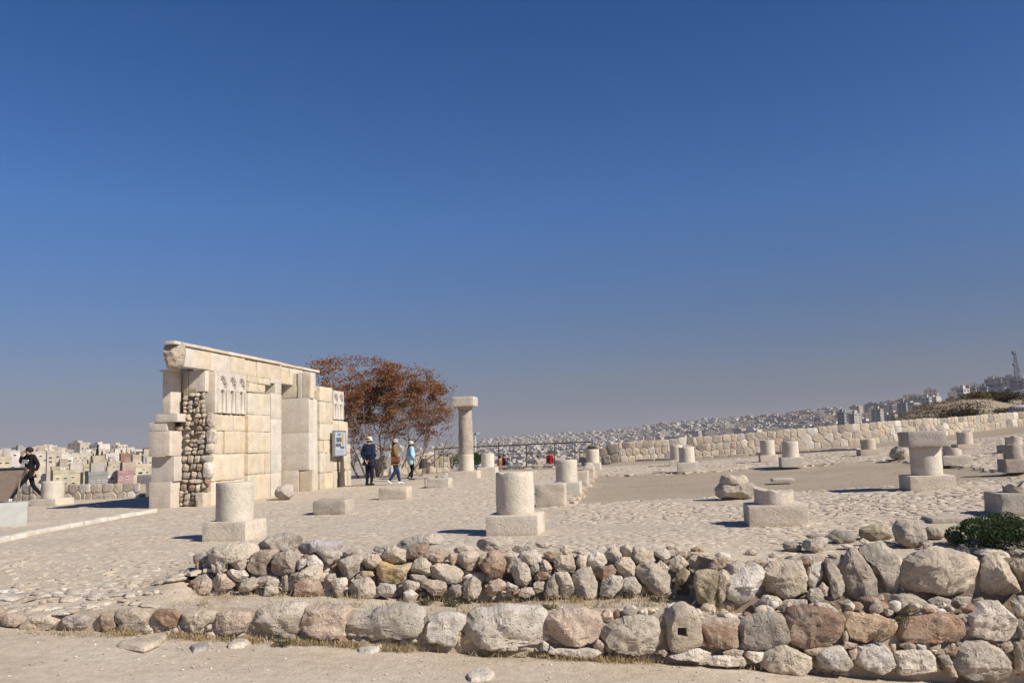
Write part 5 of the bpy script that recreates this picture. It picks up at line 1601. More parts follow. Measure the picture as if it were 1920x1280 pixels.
# ------------------------------------------------------------------ far parapet walls, kerbs, railing, furniture
rk = random.Random(91)
def stone_wall(name, label, pts, heights, size, seed, cols='cccpgwg', thick=0.35, maxn=300):
    """dry wall following pts on the ground; one mesh per visible stone plus the mortared core"""
    r = random.Random(seed)
    e = empty(name, pts[0]); tag(e, label, 'stone wall', kind='thing'); base = Vector(pts[0])
    seg = []
    for (a, b, ha, hb) in zip(pts, pts[1:], heights, heights[1:]):
        seg.append((Vector(a), Vector(b), ha, hb))
    cb = MB()
    for a, b, ha, hb in seg:
        d = (b-a); d.z = 0; d.normalize(); nrm = Vector((d.y, -d.x, 0))
        if nrm.y > 0: nrm = -nrm
        q = [a - base, b - base]; vs_ = []
        for p, h in ((q[0], ha), (q[1], hb)):
            for off in (0.0, -thick):
                for z in (-0.15, h-0.05): vs_.append(p + nrm*off + Vector((0, 0, z)))
        cb.add(vs_, [(0, 4, 5, 1), (1, 5, 7, 3), (2, 3, 7, 6), (0, 1, 3, 2), (4, 6, 7, 5)])
        L = (b-a).length
        # irregular masonry: cells round scattered seeds, each cut back to the joint half way to its neighbours
        seeds = []
        rows = max(2, round((ha+hb)/2/size))
        for k in range(rows):
            x = size*r.uniform(0, .6) - size*.5
            while x < L + size*.4:
                t = min(1, max(0, x/L)); h = ha + (hb-ha)*t
                seeds.append((x, h*(k+.5)/rows + r.uniform(-.10, .10)*size)); x += size*r.choice((.55, .8, 1.0, 1.0, 1.25, 1.6))
        for sx, sy in seeds:
            t = min(1, max(0, sx/L)); h = ha + (hb-ha)*t + 0.06*noise.noise(Vector((a.x+sx*0.8, seed, 2)))
            poly = [(max(0, sx-size*1.3), 0.0), (min(L, sx+size*1.3), 0.0), (min(L, sx+size*1.3), h), (max(0, sx-size*1.3), h)]
            for ox, oy in seeds:
                if (ox, oy) == (sx, sy) or abs(ox-sx) > size*3: continue
                mx, my = (sx+ox)/2, (sy+oy)/2; nx, ny = ox-sx, oy-sy; ln_ = math.hypot(nx, ny); mx -= nx/ln_*.004; my -= ny/ln_*.004
                out_ = []
                for i in range(len(poly)):
                    p, q = poly[i], poly[(i+1) % len(poly)]
                    dp = (p[0]-mx)*nx + (p[1]-my)*ny; dq = (q[0]-mx)*nx + (q[1]-my)*ny
                    if dp <= 0: out_.append(p)
                    if dp*dq < 0: f = dp/(dp-dq); out_.append((p[0]+(q[0]-p[0])*f, p[1]+(q[1]-p[1])*f))
                poly = out_
                if len(poly) < 3: break
            if len(poly) < 3: continue
            cx0 = sum(p[0] for p in poly)/len(poly); cy0 = sum(p[1] for p in poly)/len(poly)
            if max(p[0] for p in poly)-min(p[0] for p in poly) < .06 or max(p[1] for p in poly)-min(p[1] for p in poly) < .05: continue
            pl_ = [(p[0]-cx0, p[1]-cy0) for p in poly]
            cx, cy, vs2, fs2 = outline_stone(pl_, r.uniform(.014, .034), r, 0.97, M=24, facets=4, rough=0.4, tilt=0.25)
            t = cx0/L
            c = a.lerp(b, min(1, max(0, t))) - base + d*cx + Vector((0, 0, cy0 + cy))
            vv = [d*v.x - nrm*v.y + Vector((0, 0, v.z)) for v in vs2]
            obj('stone', mesh_data('stone', vv, fs2, M_FARSTONE, smooth=True, angle=22), e, c + nrm*0.006, color=vary(STONE_COL[r.choice(cols)], r, 0.12))
    cb.build('wall_core', M_MORTAR, e)
    return e
M_MORTAR = ground_mat('wall_mortar', (0.42, 0.35, 0.275), (0.46, 0.39, 0.31), (0.2, 0.16, 0.12), 2.0)
def GP(px, Y): 
    p = at(px, 840, Y); return Vector((p.x, p.y, plaza_h(p.x, p.y)))
wp = [(1122, 47.0), (1160, 46.6), (1300, 46.4), (1450, 46.2), (1600, 46.2), (1720, 47.0), (1830, 48.5), (1960, 50.0), (2180, 52.0)]
pts_ = []
for px, Y in wp:
    p = at(px, 840, Y); pts_.append(Vector((p.x, p.y, plaza_z(p.x, p.y)-0.06)))
stone_wall('parapet_wall', 'long pale mortared stone wall running across the right background', pts_,
           [0.85, 1.12, 1.15, 1.18, 1.2, 1.12, 0.95, 0.82, 0.8], 0.40, 17, cols='ccccccpwggdc')
lp_ = [ground_hit(x, y) for x, y in ((-60, 938), (60, 937), (160, 935), (262, 932))]
lw_ = [Vector((p.x, p.y, p.z-0.1)) for p in lp_]
stone_wall('parapet_wall', 'low pale stone wall behind the walking young man', lw_, [0.62, 0.62, 0.58, 0.55], 0.30, 18, cols='cccpwwg')
sw = [GP(697, 40.6), GP(726, 41.0)]
stone_wall('low_wall', 'short rough stone wall behind the man in navy', sw, [0.75, 0.85], 0.36, 19, cols='ccg')
sw = [GP(742, 42.0), GP(788, 42.4), GP(842, 42.8)]
stone_wall('low_wall', 'rough stone wall behind the litter bin and stair rail', sw, [0.55, 1.0, 0.75], 0.34, 20, cols='ccg')
# kerbs: edging stones, each a part
def kerb(label, line, ln, w, h, seed, color='w', step=0.0):
    r = random.Random(seed); e = empty('kerb', line[0]); tag(e, label, 'kerb', kind='thing'); base = Vector(line[0])
    for a, b in zip(line, line[1:]):
        L = (b-a).length; x = 0; d = (b-a).normalized(); ang = math.atan2(d.y, d.x)
        while x < L:
            l_ = min(L-x, ln*r.uniform(0.6, 1.4)); c = a + d*(x+l_/2)
            if l_ > 0.05: bm_obj('kerb_stone', rough_box(l_*0.97, w*r.uniform(.8, 1.2), h*r.uniform(0.8, 1.15)+0.05, r, 0.02, 0.012, 3), M_DRUM, e, c - base + Vector((0, 0, -0.05)), ang + r.uniform(-.05, .05), vary(STONE_COL[color], r))
            x += l_
kerb('pale edging stones curving from the left picture edge to the ruin', [ground_hit(x, y) for x, y in ((-30, 1021), (60, 1000), (150, 983), (220, 970), (290, 958))], 0.5, 0.16, 0.055, 3)
kerb('low stone edging in front of the long wall', [ground_hit(x, y) for x, y in ((1150, 866), (1290, 860), (1420, 852), (1560, 845), (1610, 843))], 0.8, 0.3, 0.09, 4, 'c')
kerb('low stone edging below the railing', [ground_hit(x, y) for x, y in ((930, 876), (1000, 874), (1090, 870))], 0.7, 0.3, 0.08, 5, 'c')

# railing along the terrace edge
M_IRON = plain_mat('dark_iron', (0.06, 0.045, 0.035), 0.6, 0.4, 0.3)
M_IRON2 = plain_mat('ochre_iron', (0.16, 0.11, 0.05), 0.6, 0.4, 0.2)
def railing():
    Y = 43.5
    e = empty('railing', at(960, 870, Y)); tag(e, 'thin dark iron railing along the terrace edge above the city', 'railing')
    base = Vector(e.location)
    tp = [at(814, 841.5, Y), at(880, 837.5, Y), at(935, 835.5, Y), at(987, 833, Y), at(1040, 830.5, Y), at(1110, 828, Y)]
    r = MB(); r.tube([p-base for p in tp], 0.032, 6); r.build('top_rail', M_IRON, e)
    bt = [at(895, 853, Y), at(1110, 846, Y)]
    r = MB(); r.tube([p-base for p in bt], 0.018, 5); r.build('lower_rail', M_IRON, e)
    for px, a, b in ((935, 828, 875), (987, 833, 871), (1040, 830, 868), (1078, 829, 866), (1110, 827, 864), (880, 837, 880)):
        r = MB(); r.tube([at(px, a, Y)-base, at(px, b+4, Y)-base], 0.026, 5); r.build('post', M_IRON, e)
railing()
def stair_rail():
    Y = 42.0
    e = empty('stair_railing', at(824, 876, Y)); tag(e, 'ochre iron stair railing of upright bars beside the litter bin', 'railing'); base = Vector(e.location)
    for px in (815, 823.5, 827, 831):
        r = MB(); r.tube([at(px, 841, Y)-base, at(px, 877, Y)-base], 0.026, 5); r.build('bar', M_IRON2, e)
    for a, b in (((801, 861), (815, 851)), ((801, 877), (815, 866))):
        r = MB(); r.tube([at(*a, Y)-base, at(*b, Y)-base], 0.026, 5); r.build('sloping_rail', M_IRON2, e)
    r = MB(); r.tube([at(812, 841, Y)-base, at(834, 840, Y)-base], 0.03, 5); r.build('top_rail', M_IRON2, e)
stair_rail()
def litter_bin():
    p = at(793.5, 878, 40.0); k = 40/FPX
    e = empty('litter_bin', (p.x, p.y, p.z)); tag(e, 'dark brown slatted litter bin behind the woman in light blue', 'bin')
    R_, H_ = 7.6*k, 18*k
    b = MB(); b.lathe([(R_*.9, 0), (R_*.93, H_*.98), (R_*.6, H_)], 14); b.build('liner', plain_mat('bin_liner', (0.05, 0.045, 0.045)), e)
    for q in range(16):
        t = 6.283*q/16; m = Matrix.Rotation(t, 4, 'Z')
        s = MB(); s.box(R_*.95, R_*1.03, -R_*.15, R_*.15, 0, H_, M=m); s.build('slat', M_BINWOOD, e)
    rr = MB(); rr.tube([(R_*math.cos(6.283*q/16), R_*math.sin(6.283*q/16), H_*1.27) for q in range(17)], 0.015, 5, cap=False); rr.build('rim', M_IRON2, e)
    for q in range(4):
        t = 6.283*(q+.5)/4; s = MB(); s.tube([(R_*math.cos(t), R_*math.sin(t), H_*.9), (R_*math.cos(t), R_*math.sin(t), H_*1.27)], 0.012, 5); s.build('rim_bracket', M_IRON2, e)
M_BINWOOD = plain_mat('bin_slats', (0.095, 0.075, 0.068), 0.7, 0.2, nz=0.3)
litter_bin()
def bollard(label, px, yt, yb, wpx, color, Y=37.5):
    p = at(px, yb, Y); k = Y/FPX; e = empty('bollard', (p.x, p.y, p.z)); tag(e, label, 'bollard')
    o = bm_obj('shaft', rough_box(wpx*k, wpx*k, (yb-yt)*k*0.93, rd, 0.01, 0.002), M_DRUM, e, color=color)
    bm_obj('cap', rough_box(wpx*k*1.15, wpx*k*1.15, (yb-yt)*k*0.07, rd, 0.008, 0.002), M_DRUM, e, (0, 0, (yb-yt)*k*0.932), color=color)
bollard('white square bollard left of the woman in tan', 735, 866, 886, 4.2, (0.6, 0.58, 0.54))
bollard('pale square bollard showing between the two women', 750, 862, 885, 4.5, (0.55, 0.5, 0.44), 37.8)
def marker():
    g_ = ground_hit(797, 914); e = empty('barrier_post', g_); tag(e, 'thin dark barrier post left of the whitish fragment', 'post')
    k = g_.y/FPX; r = MB(); r.tube([(0, 0, -0.02), (0, 0, 17*k)], 0.012, 6); r.build('rod', M_IRON, e)
    r = MB(); r.lathe([(0.09, -0.01), (0.09, 0.015), (0.02, 0.03)], 12); r.build('foot', M_IRON, e)
marker()
lump('pale upright boulder behind the man in navy', [(706,868),(710,858),(718,854),(724,860),(725,880),(707,880)], 0.6, STONE_COL['c'], 0.5, Y=40.2)
# lamp beyond the terrace
def lamp(px, yt, Y, label):
    e = empty('street_lamp', at(px, 880, Y)); tag(e, label, 'street lamp'); b = Vector(e.location); k = Y/FPX
    r = MB(); r.tube([at(px, 886, Y)-b, at(px, yt, Y)-b], [0.11, 0.07], 6); r.build('pole', M_LAMPM, e)
    t_ = at(px, yt, Y)-b
    for s in (-1, 1):
        r = MB(); r.tube([t_, t_+Vector((s*0.9*k*4, 0, 0.05))], 0.05, 5); r.build('arm', M_LAMPM, e)
        r = MB(); r.box(s*0.9*k*4-0.22, s*0.9*k*4+0.22, -0.14, 0.14, t_.z-0.02, t_.z+0.10); r.build('lamp_head', M_LAMPM, e, loc=(t_.x, t_.y, 0))
M_LAMPM = plain_mat('pale_metal', (0.55, 0.56, 0.58), 0.4, 0.5, 0.2)
lamp(891, 813, 70, 'pale double-headed lamp post rising beyond the terrace, right of the tall column')

# visitors on the terrace below, seen over the edge
def small_person(label, px, yh, Y, top, legs, heading, H=1.68):
    h_ = at(px, yh, Y); z = h_.z - H
    J = stance(); person(label, (h_.x, h_.y, z), heading, H, J, top, legs, (0.03, 0.03, 0.03), hair=0.0)
small_person('person in a bright red top standing at the railing below the terrace', 1031, 845, 58, (0.42, 0.03, 0.03), (0.03, 0.04, 0.10), 2.6)
small_person('person in orange-brown sitting low beyond the terrace edge', 936, 853, 56, (0.24, 0.12, 0.06), (0.03, 0.03, 0.04), 1.0)
small_person('person in dark red beside the one in orange-brown', 945, 850, 56.5, (0.20, 0.03, 0.04), (0.02, 0.02, 0.03), 2.0)
small_person('person in pale blue-green at the right of the small group', 953, 857, 56, (0.25, 0.38, 0.38), (0.05, 0.07, 0.1), 2.4)
small_person('person in light tan behind the terrace edge, left of the one in red', 1009, 853, 58, (0.40, 0.33, 0.26), (0.04, 0.04, 0.05), 3.4)
leafy_bush('shrub', 'small green shrub showing right of the tall column shaft', at(893, 880, 48), 0.5, 0.4, 0.62, 1600, M_GREENLEAF, 71, (0.07, 0.14), 'shrub')
leafy_bush('shrub', 'yellowish green shrub left of the tall column foot', at(848, 878, 47), 0.55, 0.4, 0.55, 1000, M_WEED, 72, (0.06, 0.13), 'shrub')
leafy_bush('shrub', 'spiky green shrub above the far drum by the long wall', at(1111, 852, 50), 0.30, 0.3, 0.32, 700, M_WEED, 73, (0.07, 0.16), 'shrub')

# information lectern at the left picture edge, seen from behind
def lectern():
    g_ = ground_hit(13, 985); Y = g_.y; k = Y/FPX*1.005
    e = empty('information_lectern', (g_.x, g_.y, g_.z), rz(27)); tag(e, 'sloping brown information desk on a grey-green base at the left edge', 'information desk')
    b = rough_box(64*k, 0.5, 41*k+0.03, rd, 0.012, 0.003)
    bm_obj('base', b, M_GREENBASE, e, (0.0, 0.25, -0.03))
    h0 = 41*k
    pl = MB()
    w = 62*k/2 + 0.12; zt_ = 101*k
    # trough-shaped back: wide at the top, narrow at the foot
    pl.add([(-w, -0.05, zt_), (w-0.18, -0.05, zt_), (w-0.18, 0.55, zt_-0.10), (-w, 0.55, zt_-0.10), (-w+0.05, 0.18, h0+0.02), (-0.02, 0.18, h0+0.02), (-0.02, 0.34, h0+0.02), (-w+0.05, 0.34, h0+0.02)],
           [(0, 1, 2, 3), (4, 7, 6, 5), (0, 4, 5, 1), (1, 5, 6, 2), (2, 6, 7, 3), (3, 7, 4, 0)])
    pl.build('desk_shell', M_RUST2, e)
    tp = MB(); tp.box(-w-0.03, w-0.15, -0.08, 0.58, -0.015, 0.015, M=Matrix.Translation((0, 0, zt_+0.022)) @ Matrix.Rotation(rz(-9.5), 4, 'X')); tp.build('reading_panel', M_NAVY, e)
    lg = MB(); lg.tube([(w-0.30, 0.1, h0), (w-0.26, 0.06, zt_-0.1)], 0.018, 6); lg.build('leg', M_RUST2, e)
M_GREENBASE = plain_mat('grey_green_paint', (0.42, 0.42, 0.39), 0.8, 0.2, nz=0.08, scale=6)
M_RUST2 = plain_mat('brown_sheet_steel', (0.22, 0.17, 0.14), 0.7, 0.3, nz=0.15)
M_NAVY = plain_mat('dark_panel', (0.03, 0.04, 0.07), 0.3, 0.5)
lectern()
# ------------------------------------------------------------------ the hill to the right, the city on its slopes, haze
def ridge(px):
    """(distance, height above the eye) of the city's skyline in direction px"""
    D = lerp_tab([(-400, 900), (0, 800), (300, 900), (600, 1800), (880, 3600), (1000, 3500), (1140, 3000), (1300, 2400), (1560, 1600), (1700, 1150), (1850, 850), (2100, 700), (2600, 600)], px)
    ysk = lerp_tab([(-400, 866), (0, 858), (300, 852), (600, 846), (880, 829), (1000, 818), (1137, 812), (1140, 811), (1227, 800), (1326, 791), (1413, 785), (1470, 782), (1534, 774), (1560, 773), (1624, 769), (1688, 758), (1730, 753), (1808, 740), (1860, 728), (1903, 720), (2100, 700), (2600, 690)], px)
    p = at(px, ysk, D); return D, p.z
def valley(px):
    D = lerp_tab([(-400, 110), (300, 110), (600, 300), (880, 900), (1140, 900), (1400, 700), (1700, 400), (2100, 300), (2600, 300)], px)
    z = lerp_tab([(-400, -13), (300, -12), (600, -20), (880, -34), (1140, -30), (1400, -16), (1700, -6), (2100, 0), (2600, 5)], px)
    return D, z
def city_z(px, D):
    Dv, zv = valley(px); Dr, zr = ridge(px)
    if D <= Dv: return -3.0 + (zv+3.0)*sstep(45, Dv, D)
    if D <= Dr:
        t = (D-Dv)/(Dr-Dv); return zv + (zr-zv)*(0.35*t + 0.65*t*t)
    return zr - (D-Dr)*0.06
M_TERRAIN = ground_mat('city_hillside', (0.30, 0.26, 0.205), (0.36, 0.31, 0.245), (0.15, 0.15, 0.11), 0.02)
def px_dir(px): return at(px, 832, 1.0)
def terrain():
    angs = [math.radians(a) for a in np.arange(-180, 180.1, 2.5)]
    angs = sorted(set([round(a, 5) for a in angs] + [round(math.atan((p-960)/FPX), 5) for p in range(-200, 2140, 20)]))
    Ds = [30, 40, 52, 60, 75, 95, 110, 150, 200, 270, 340, 430, 540, 680, 800, 900, 1050, 1250, 1500, 1800, 2200, 2700, 3300, 3700, 4200, 5200, 6500]
    vs_ = []
    for D in Ds:
        for a in angs:
            if abs(a) < 1.25: px = 960 + FPX*math.tan(a); z = city_z(min(2600, max(-400, px)), D*math.cos(a) if abs(a) < 1.2 else D)
            else: z = -20 + 8*math.sin(a*3)
            if D < 60: z = -3.2 if D < 50 else min(z, -3.2)
            elif abs(a) >= 1.25: z = -4 - min(30, (D-60)*0.05)
            vs_.append((D*math.sin(a), D*math.cos(a), z + (1.5*noise.noise(Vector((a*40, D*0.01, 0))) if D > 200 else 0)))
    n = len(angs)
    fs_ = [(j*n+i, j*n+i+1, (j+1)*n+i+1, (j+1)*n+i) for j in range(len(Ds)-1) for i in range(n-1)]
    c = len(vs_); vs_.append((0, 0, -3.4)); fs_ += [(c, i+1, i) for i in range(n-1)]
    o = obj('terrain', mesh_data('terrain', vs_, fs_, M_TERRAIN, smooth=True)); o['kind'] = 'structure'
terrain()
# --- houses
HCOL = [(0.48, 0.42, 0.34), (0.42, 0.36, 0.29), (0.58, 0.53, 0.47), (0.38, 0.33, 0.27), (0.44, 0.37, 0.27), (0.38, 0.33, 0.295), (0.42, 0.34, 0.265), (0.44, 0.38, 0.29), (0.30, 0.27, 0.245)]
M_HOUSE = plain_mat('house_render', (0.5, 0.5, 0.5), 0.9, 0.1, nz=0.24, scale=0.45, source='object')
M_PANE = plain_mat('dark_window', (0.035, 0.04, 0.05), 0.25, 0.5)
M_TANK = plain_mat('white_tank', (0.55, 0.55, 0.55), 0.6, 0.3)
M_ROOF = plain_mat('roof_slab', (0.40, 0.36, 0.31), 0.9, 0.1)
def house_tint_mat():
    m, nt, b = new_mat('far_house')
    c = N(nt, 'Attribute', attribute_name='tint').outputs['Color']; nt.links.new(c, b.inputs['Base Color']); return m
M_FARHOUSE = house_tint_mat()
def house_shape(w, d, h, r, win=True, step=None, px_per_m=1.0):
    """verts, faces, material ids (0 wall, 1 window, 2 roof) of a flat-roofed house with parapet, windows set in"""
    m = MB(); m.box(-w/2, w/2, -d/2, d/2, -6, h, 0)
    m.box(-w/2+0.3, w/2-0.3, -d/2+0.3, d/2-0.3, h, h+0.05, 2)
    for a in ((-w/2, w/2, -d/2, -d/2+0.25), (-w/2, w/2, d/2-0.25, d/2), (-w/2, -w/2+0.25, -d/2+.26, d/2-.26), (w/2-0.25, w/2, -d/2+.26, d/2-.26)):
        m.box(*a, h+0.002, h+0.7, 0)
    if r.random() < 0.75: m.box(-w*.3, w*.05, -d*.2, d*.25, h+.06, h+2.6, 0)
    if win:
        fl = max(1, int(h/3.1))
        for k in range(fl):
            z = h - 3.1*k - 2.0
            for q in range(max(2, int(w/3.6))):
                x = -w/2 + w*(q+.5)/max(2, int(w/3.6))
                if r.random() < 0.85: m.box(x-.6, x+.6, -d/2-.05, -d/2+.1, z, z+1.3, 1)
            for q in range(max(2, int(d/3.6))):
                y = -d/2 + d*(q+.5)/max(2, int(d/3.6))
                if r.random() < 0.8: m.box(w/2-.1, w/2+.05, y-.6, y+.6, z, z+1.3, 1)
    return m
rh = random.Random(404)
cands = []
def scatter(px0, px1, n, t0, t1, power=1.0):
    for _ in range(n):
        px = rh.uniform(px0, px1); Dv, _z = valley(px); Dr, _z2 = ridge(px)
        t = t0 + (t1-t0)*rh.random()**power
        D = Dv + (Dr-Dv)*t
        cands.append((px, D))
scatter(870, 1150, 1500, 0.0, 1.0, 0.9)
scatter(1130, 1580, 1500, 0.12, 1.0, 0.7)
scatter(1540, 1940, 150, 0.3, 1.0, 0.7)
scatter(-120, 300, 60, 0.28, 1.0, 0.8)
scatter(575, 880, 60, 0.3, 1.0, 0.8)
protos = []
for k in range(14):
    w, d, h = rh.uniform(10, 17), rh.uniform(10, 15), rh.uniform(5, 11)
    mb_ = house_shape(w, d, h, rh)
    protos.append((mb_.data('house', [M_HOUSE, M_PANE, M_ROOF]), mb_, h))
cands.sort(key=lambda c: c[1])
placed, n_house = [], 0
fv, ff, fm, ft = [], [], [], []
n_left = n_right = 0
for px, D in cands:
    a = px_dir(px); X, Y = a.x*D, D
    ok = True
    for (x2, y2) in placed[-160:]:
        if abs(x2-X) < 9 and abs(y2-Y) < 11: ok = False; break
    if not ok: continue
    placed.append((X, Y))
    z = city_z(px, D); k = rh.randrange(14); me, mb_, h = protos[k]
    ang = rh.uniform(-0.9, -0.2); col = vary(rh.choice(HCOL), rh, 0.12); sc = rh.uniform(0.75, 1.2)
    _, py = project((X, Y, z+h*sc))
    hidden = (px > 1125 and py > lerp_tab([(1125, 833), (1300, 812), (1450, 803), (1600, 795), (1700, 790), (1920, 778)], px)+3) or (300 < px < 575) or (px < 283 and py > 908)
    if hidden: continue
    lim = n_house < 240
    if lim:
        o = obj('house', me, None, (X, Y, z), (0, 0, ang), col); o.scale = (sc, sc, sc); n_house += 1
        if px < 600: tag(o, 'small pale flat-roofed house in the crowded quarter behind the left wall', 'house', 'houses behind the left wall')
        elif px < 1125: tag(o, 'tiny flat-roofed house on the slope seen through the railing', 'house', 'houses seen through the railing')
        elif px < 1560: tag(o, 'small flat-roofed house on the hillside above the long stone wall', 'house', 'houses above the long wall')
        else: tag(o, 'flat-roofed house on the ridge between the slab buildings and the mast', 'house', 'houses on the ridge')
    else:
        M = Matrix.Translation((X, Y, z)) @ Matrix.Rotation(ang, 4, 'Z') @ Matrix.Scale(sc, 4); b = len(fv)
        fv += [tuple(M @ Vector(v)) for v in mb_.v]; ff += [tuple(i+b for i in f) for f in mb_.f]; fm += mb_.m
        ft += [x for _ in mb_.v for x in (*col, 1)]
me = mesh_data('far_city', fv, ff, mats=[M_FARHOUSE, M_PANE, M_ROOF], fmat=fm)
me.attributes.new('tint', 'FLOAT_COLOR', 'POINT').data.foreach_set('color', ft)
tag(obj('far_city', me), 'mass of tiny pale houses covering the distant hills', 'city', kind='stuff')
print('houses', n_house, 'far tris', len(ff)*2)

# --- nearer houses behind the left wall, each with its own windows
def town_house(label, xl, xc, xr, yt, yb, D, color, wins=(), lwins=(), tanks=(), th=34):
    """corner house: shaded left side xl..xc, sunlit right side xc..xr, in the coordinates of the enlarged crop (s = 6.4)"""
    q = lambda x: x/6.4
    cpt = at(q(xc), 830+yb/6.4, D); top = at(q(xc), 830+yt/6.4, D)
    k = D/FPX; a = math.radians(th)
    w1 = max(2.5, (q(xr)-q(xc))*k/math.cos(a)); w2 = max(2.5, (q(xc)-q(xl))*k/math.sin(a))
    H_ = top.z-cpt.z
    e = empty('town_house', cpt, a); tag(e, label, 'house')     # local: x along the sunlit front, y along the shaded side (back-left)
    rr = MB(); rr.box(0, w1, 0, w2, -7, H_); rr.build('wall', M_HOUSE, e, color=color)
    pa = MB()
    for b in ((-.05, w1+.05, -.05, .2), (-.05, w1+.05, w2-.2, w2+.05), (-.05, .2, .21, w2-.21), (w1-.2, w1+.05, .21, w2-.21)): pa.box(*b, H_+.003, H_+.6)
    rf_ = pa.build('roof_parapet', M_HOUSE, e, color=tuple(c*0.95 for c in color))
    sl = MB(); sl.box(.2, w1-.2, .2, w2-.2, H_+.004, H_+.05); sl.build('roof', M_ROOF, e)
    # further openings on both faces, wherever the listed ones leave room
    wins, lwins = list(wins), list(lwins)
    stepx, stepy = 2.9/k*6.4*math.cos(a), 3.0/k*6.4
    for y in np.arange(yt+stepy*.62, yb, stepy):
        for x in np.arange(xc+stepx*.55, xr-stepx*.3, stepx):
            if all(abs(x-w[0]) > stepx*.75 or abs(y-w[1]) > stepy*.7 for w in wins) and rh.random() < .6: wins.append((x+rh.uniform(-.1, .1)*stepx, y, stepx*rh.uniform(.28, .42), stepy*rh.uniform(.32, .45)))
        for x in np.arange(xl+stepx*.5, xc-stepx*.3, stepx*1.1):
            if all(abs(x-w[0]) > stepx*.75 or abs(y-w[1]) > stepy*.7 for w in lwins) and rh.random() < .45: lwins.append((x, y, stepx*rh.uniform(.2, .3), stepy*rh.uniform(.32, .45)))
    for i in range(rh.randint(1, 3)):
        bx, by, bs = rh.uniform(.1, .75)*w1, rh.uniform(.1, .7)*w2, rh.uniform(.8, 2.2)
        hb = MB(); hb.box(bx, bx+bs, by, by+bs*rh.uniform(.7, 1.2), H_+.052, H_+.05+rh.uniform(.7, 2.3)); hb.build('roof_hut', M_HOUSE, e, color=vary(rh.choice(HCOL), rh, .15))
    for (x, y, w_, h_) in wins:
        px_ = (q(x)-q(xc))*k/math.cos(a); z = at(q(xc), 830+y/6.4, D).z-cpt.z
        ww, hh = w_/6.4*k/math.cos(a), h_/6.4*k
        f = MB(); f.box(px_-ww/2-.12, px_+ww/2+.12, -.06, .1, z-hh/2-.12, z-hh/2); f.box(px_-ww/2-.1, px_+ww/2+.1, -.05, .1, z+hh/2, z+hh/2+.1)
        fo = f.build('window', M_HOUSE, e, color=(0.6, 0.56, 0.5))
        g2 = MB(); g2.box(px_-ww/2, px_+ww/2, -.03, .1, z-hh/2+.002, z+hh/2-.002); g2.build('pane', M_PANE, fo)
    for (x, y, w_, h_) in lwins:
        py_ = (q(xc)-q(x))*k/math.sin(a); z = at(q(xc), 830+y/6.4, D).z-cpt.z
        ww, hh = w_/6.4*k/math.sin(a), h_/6.4*k
        f = MB(); f.box(-.06, .1, py_-ww/2-.12, py_+ww/2+.12, z-hh/2-.12, z-hh/2); fo = f.build('window', M_HOUSE, e, color=(0.5, 0.46, 0.42))
        g2 = MB(); g2.box(-.03, .1, py_-ww/2, py_+ww/2, z-hh/2+.002, z+hh/2); g2.build('pane', M_PANE, fo)
    for i in range(rh.randint(0, 3)):
        tx, ty = rh.uniform(.15, .85)*w1, rh.uniform(.2, .8)*w2
        t = MB(); t.lathe([(.26, 0), (.3, .1), (.3, .55), (.2, .64), (.06, .68)], 10, (tx, ty, H_+.35)); t.box(tx-.3, tx+.3, ty-.3, ty+.3, H_+.051, H_+.36); t.build('water_tank', M_TANK, e, smooth=True, angle=40)
    return e
YEL, CRM, WHT, PNK, GRY, OLV, RED, BRN = (0.48, 0.41, 0.285), (0.49, 0.43, 0.345), (0.56, 0.51, 0.45), (0.34, 0.215, 0.205), (0.27, 0.26, 0.245), (0.33, 0.29, 0.20), (0.28, 0.15, 0.11), (0.28, 0.23, 0.20)
W = 26
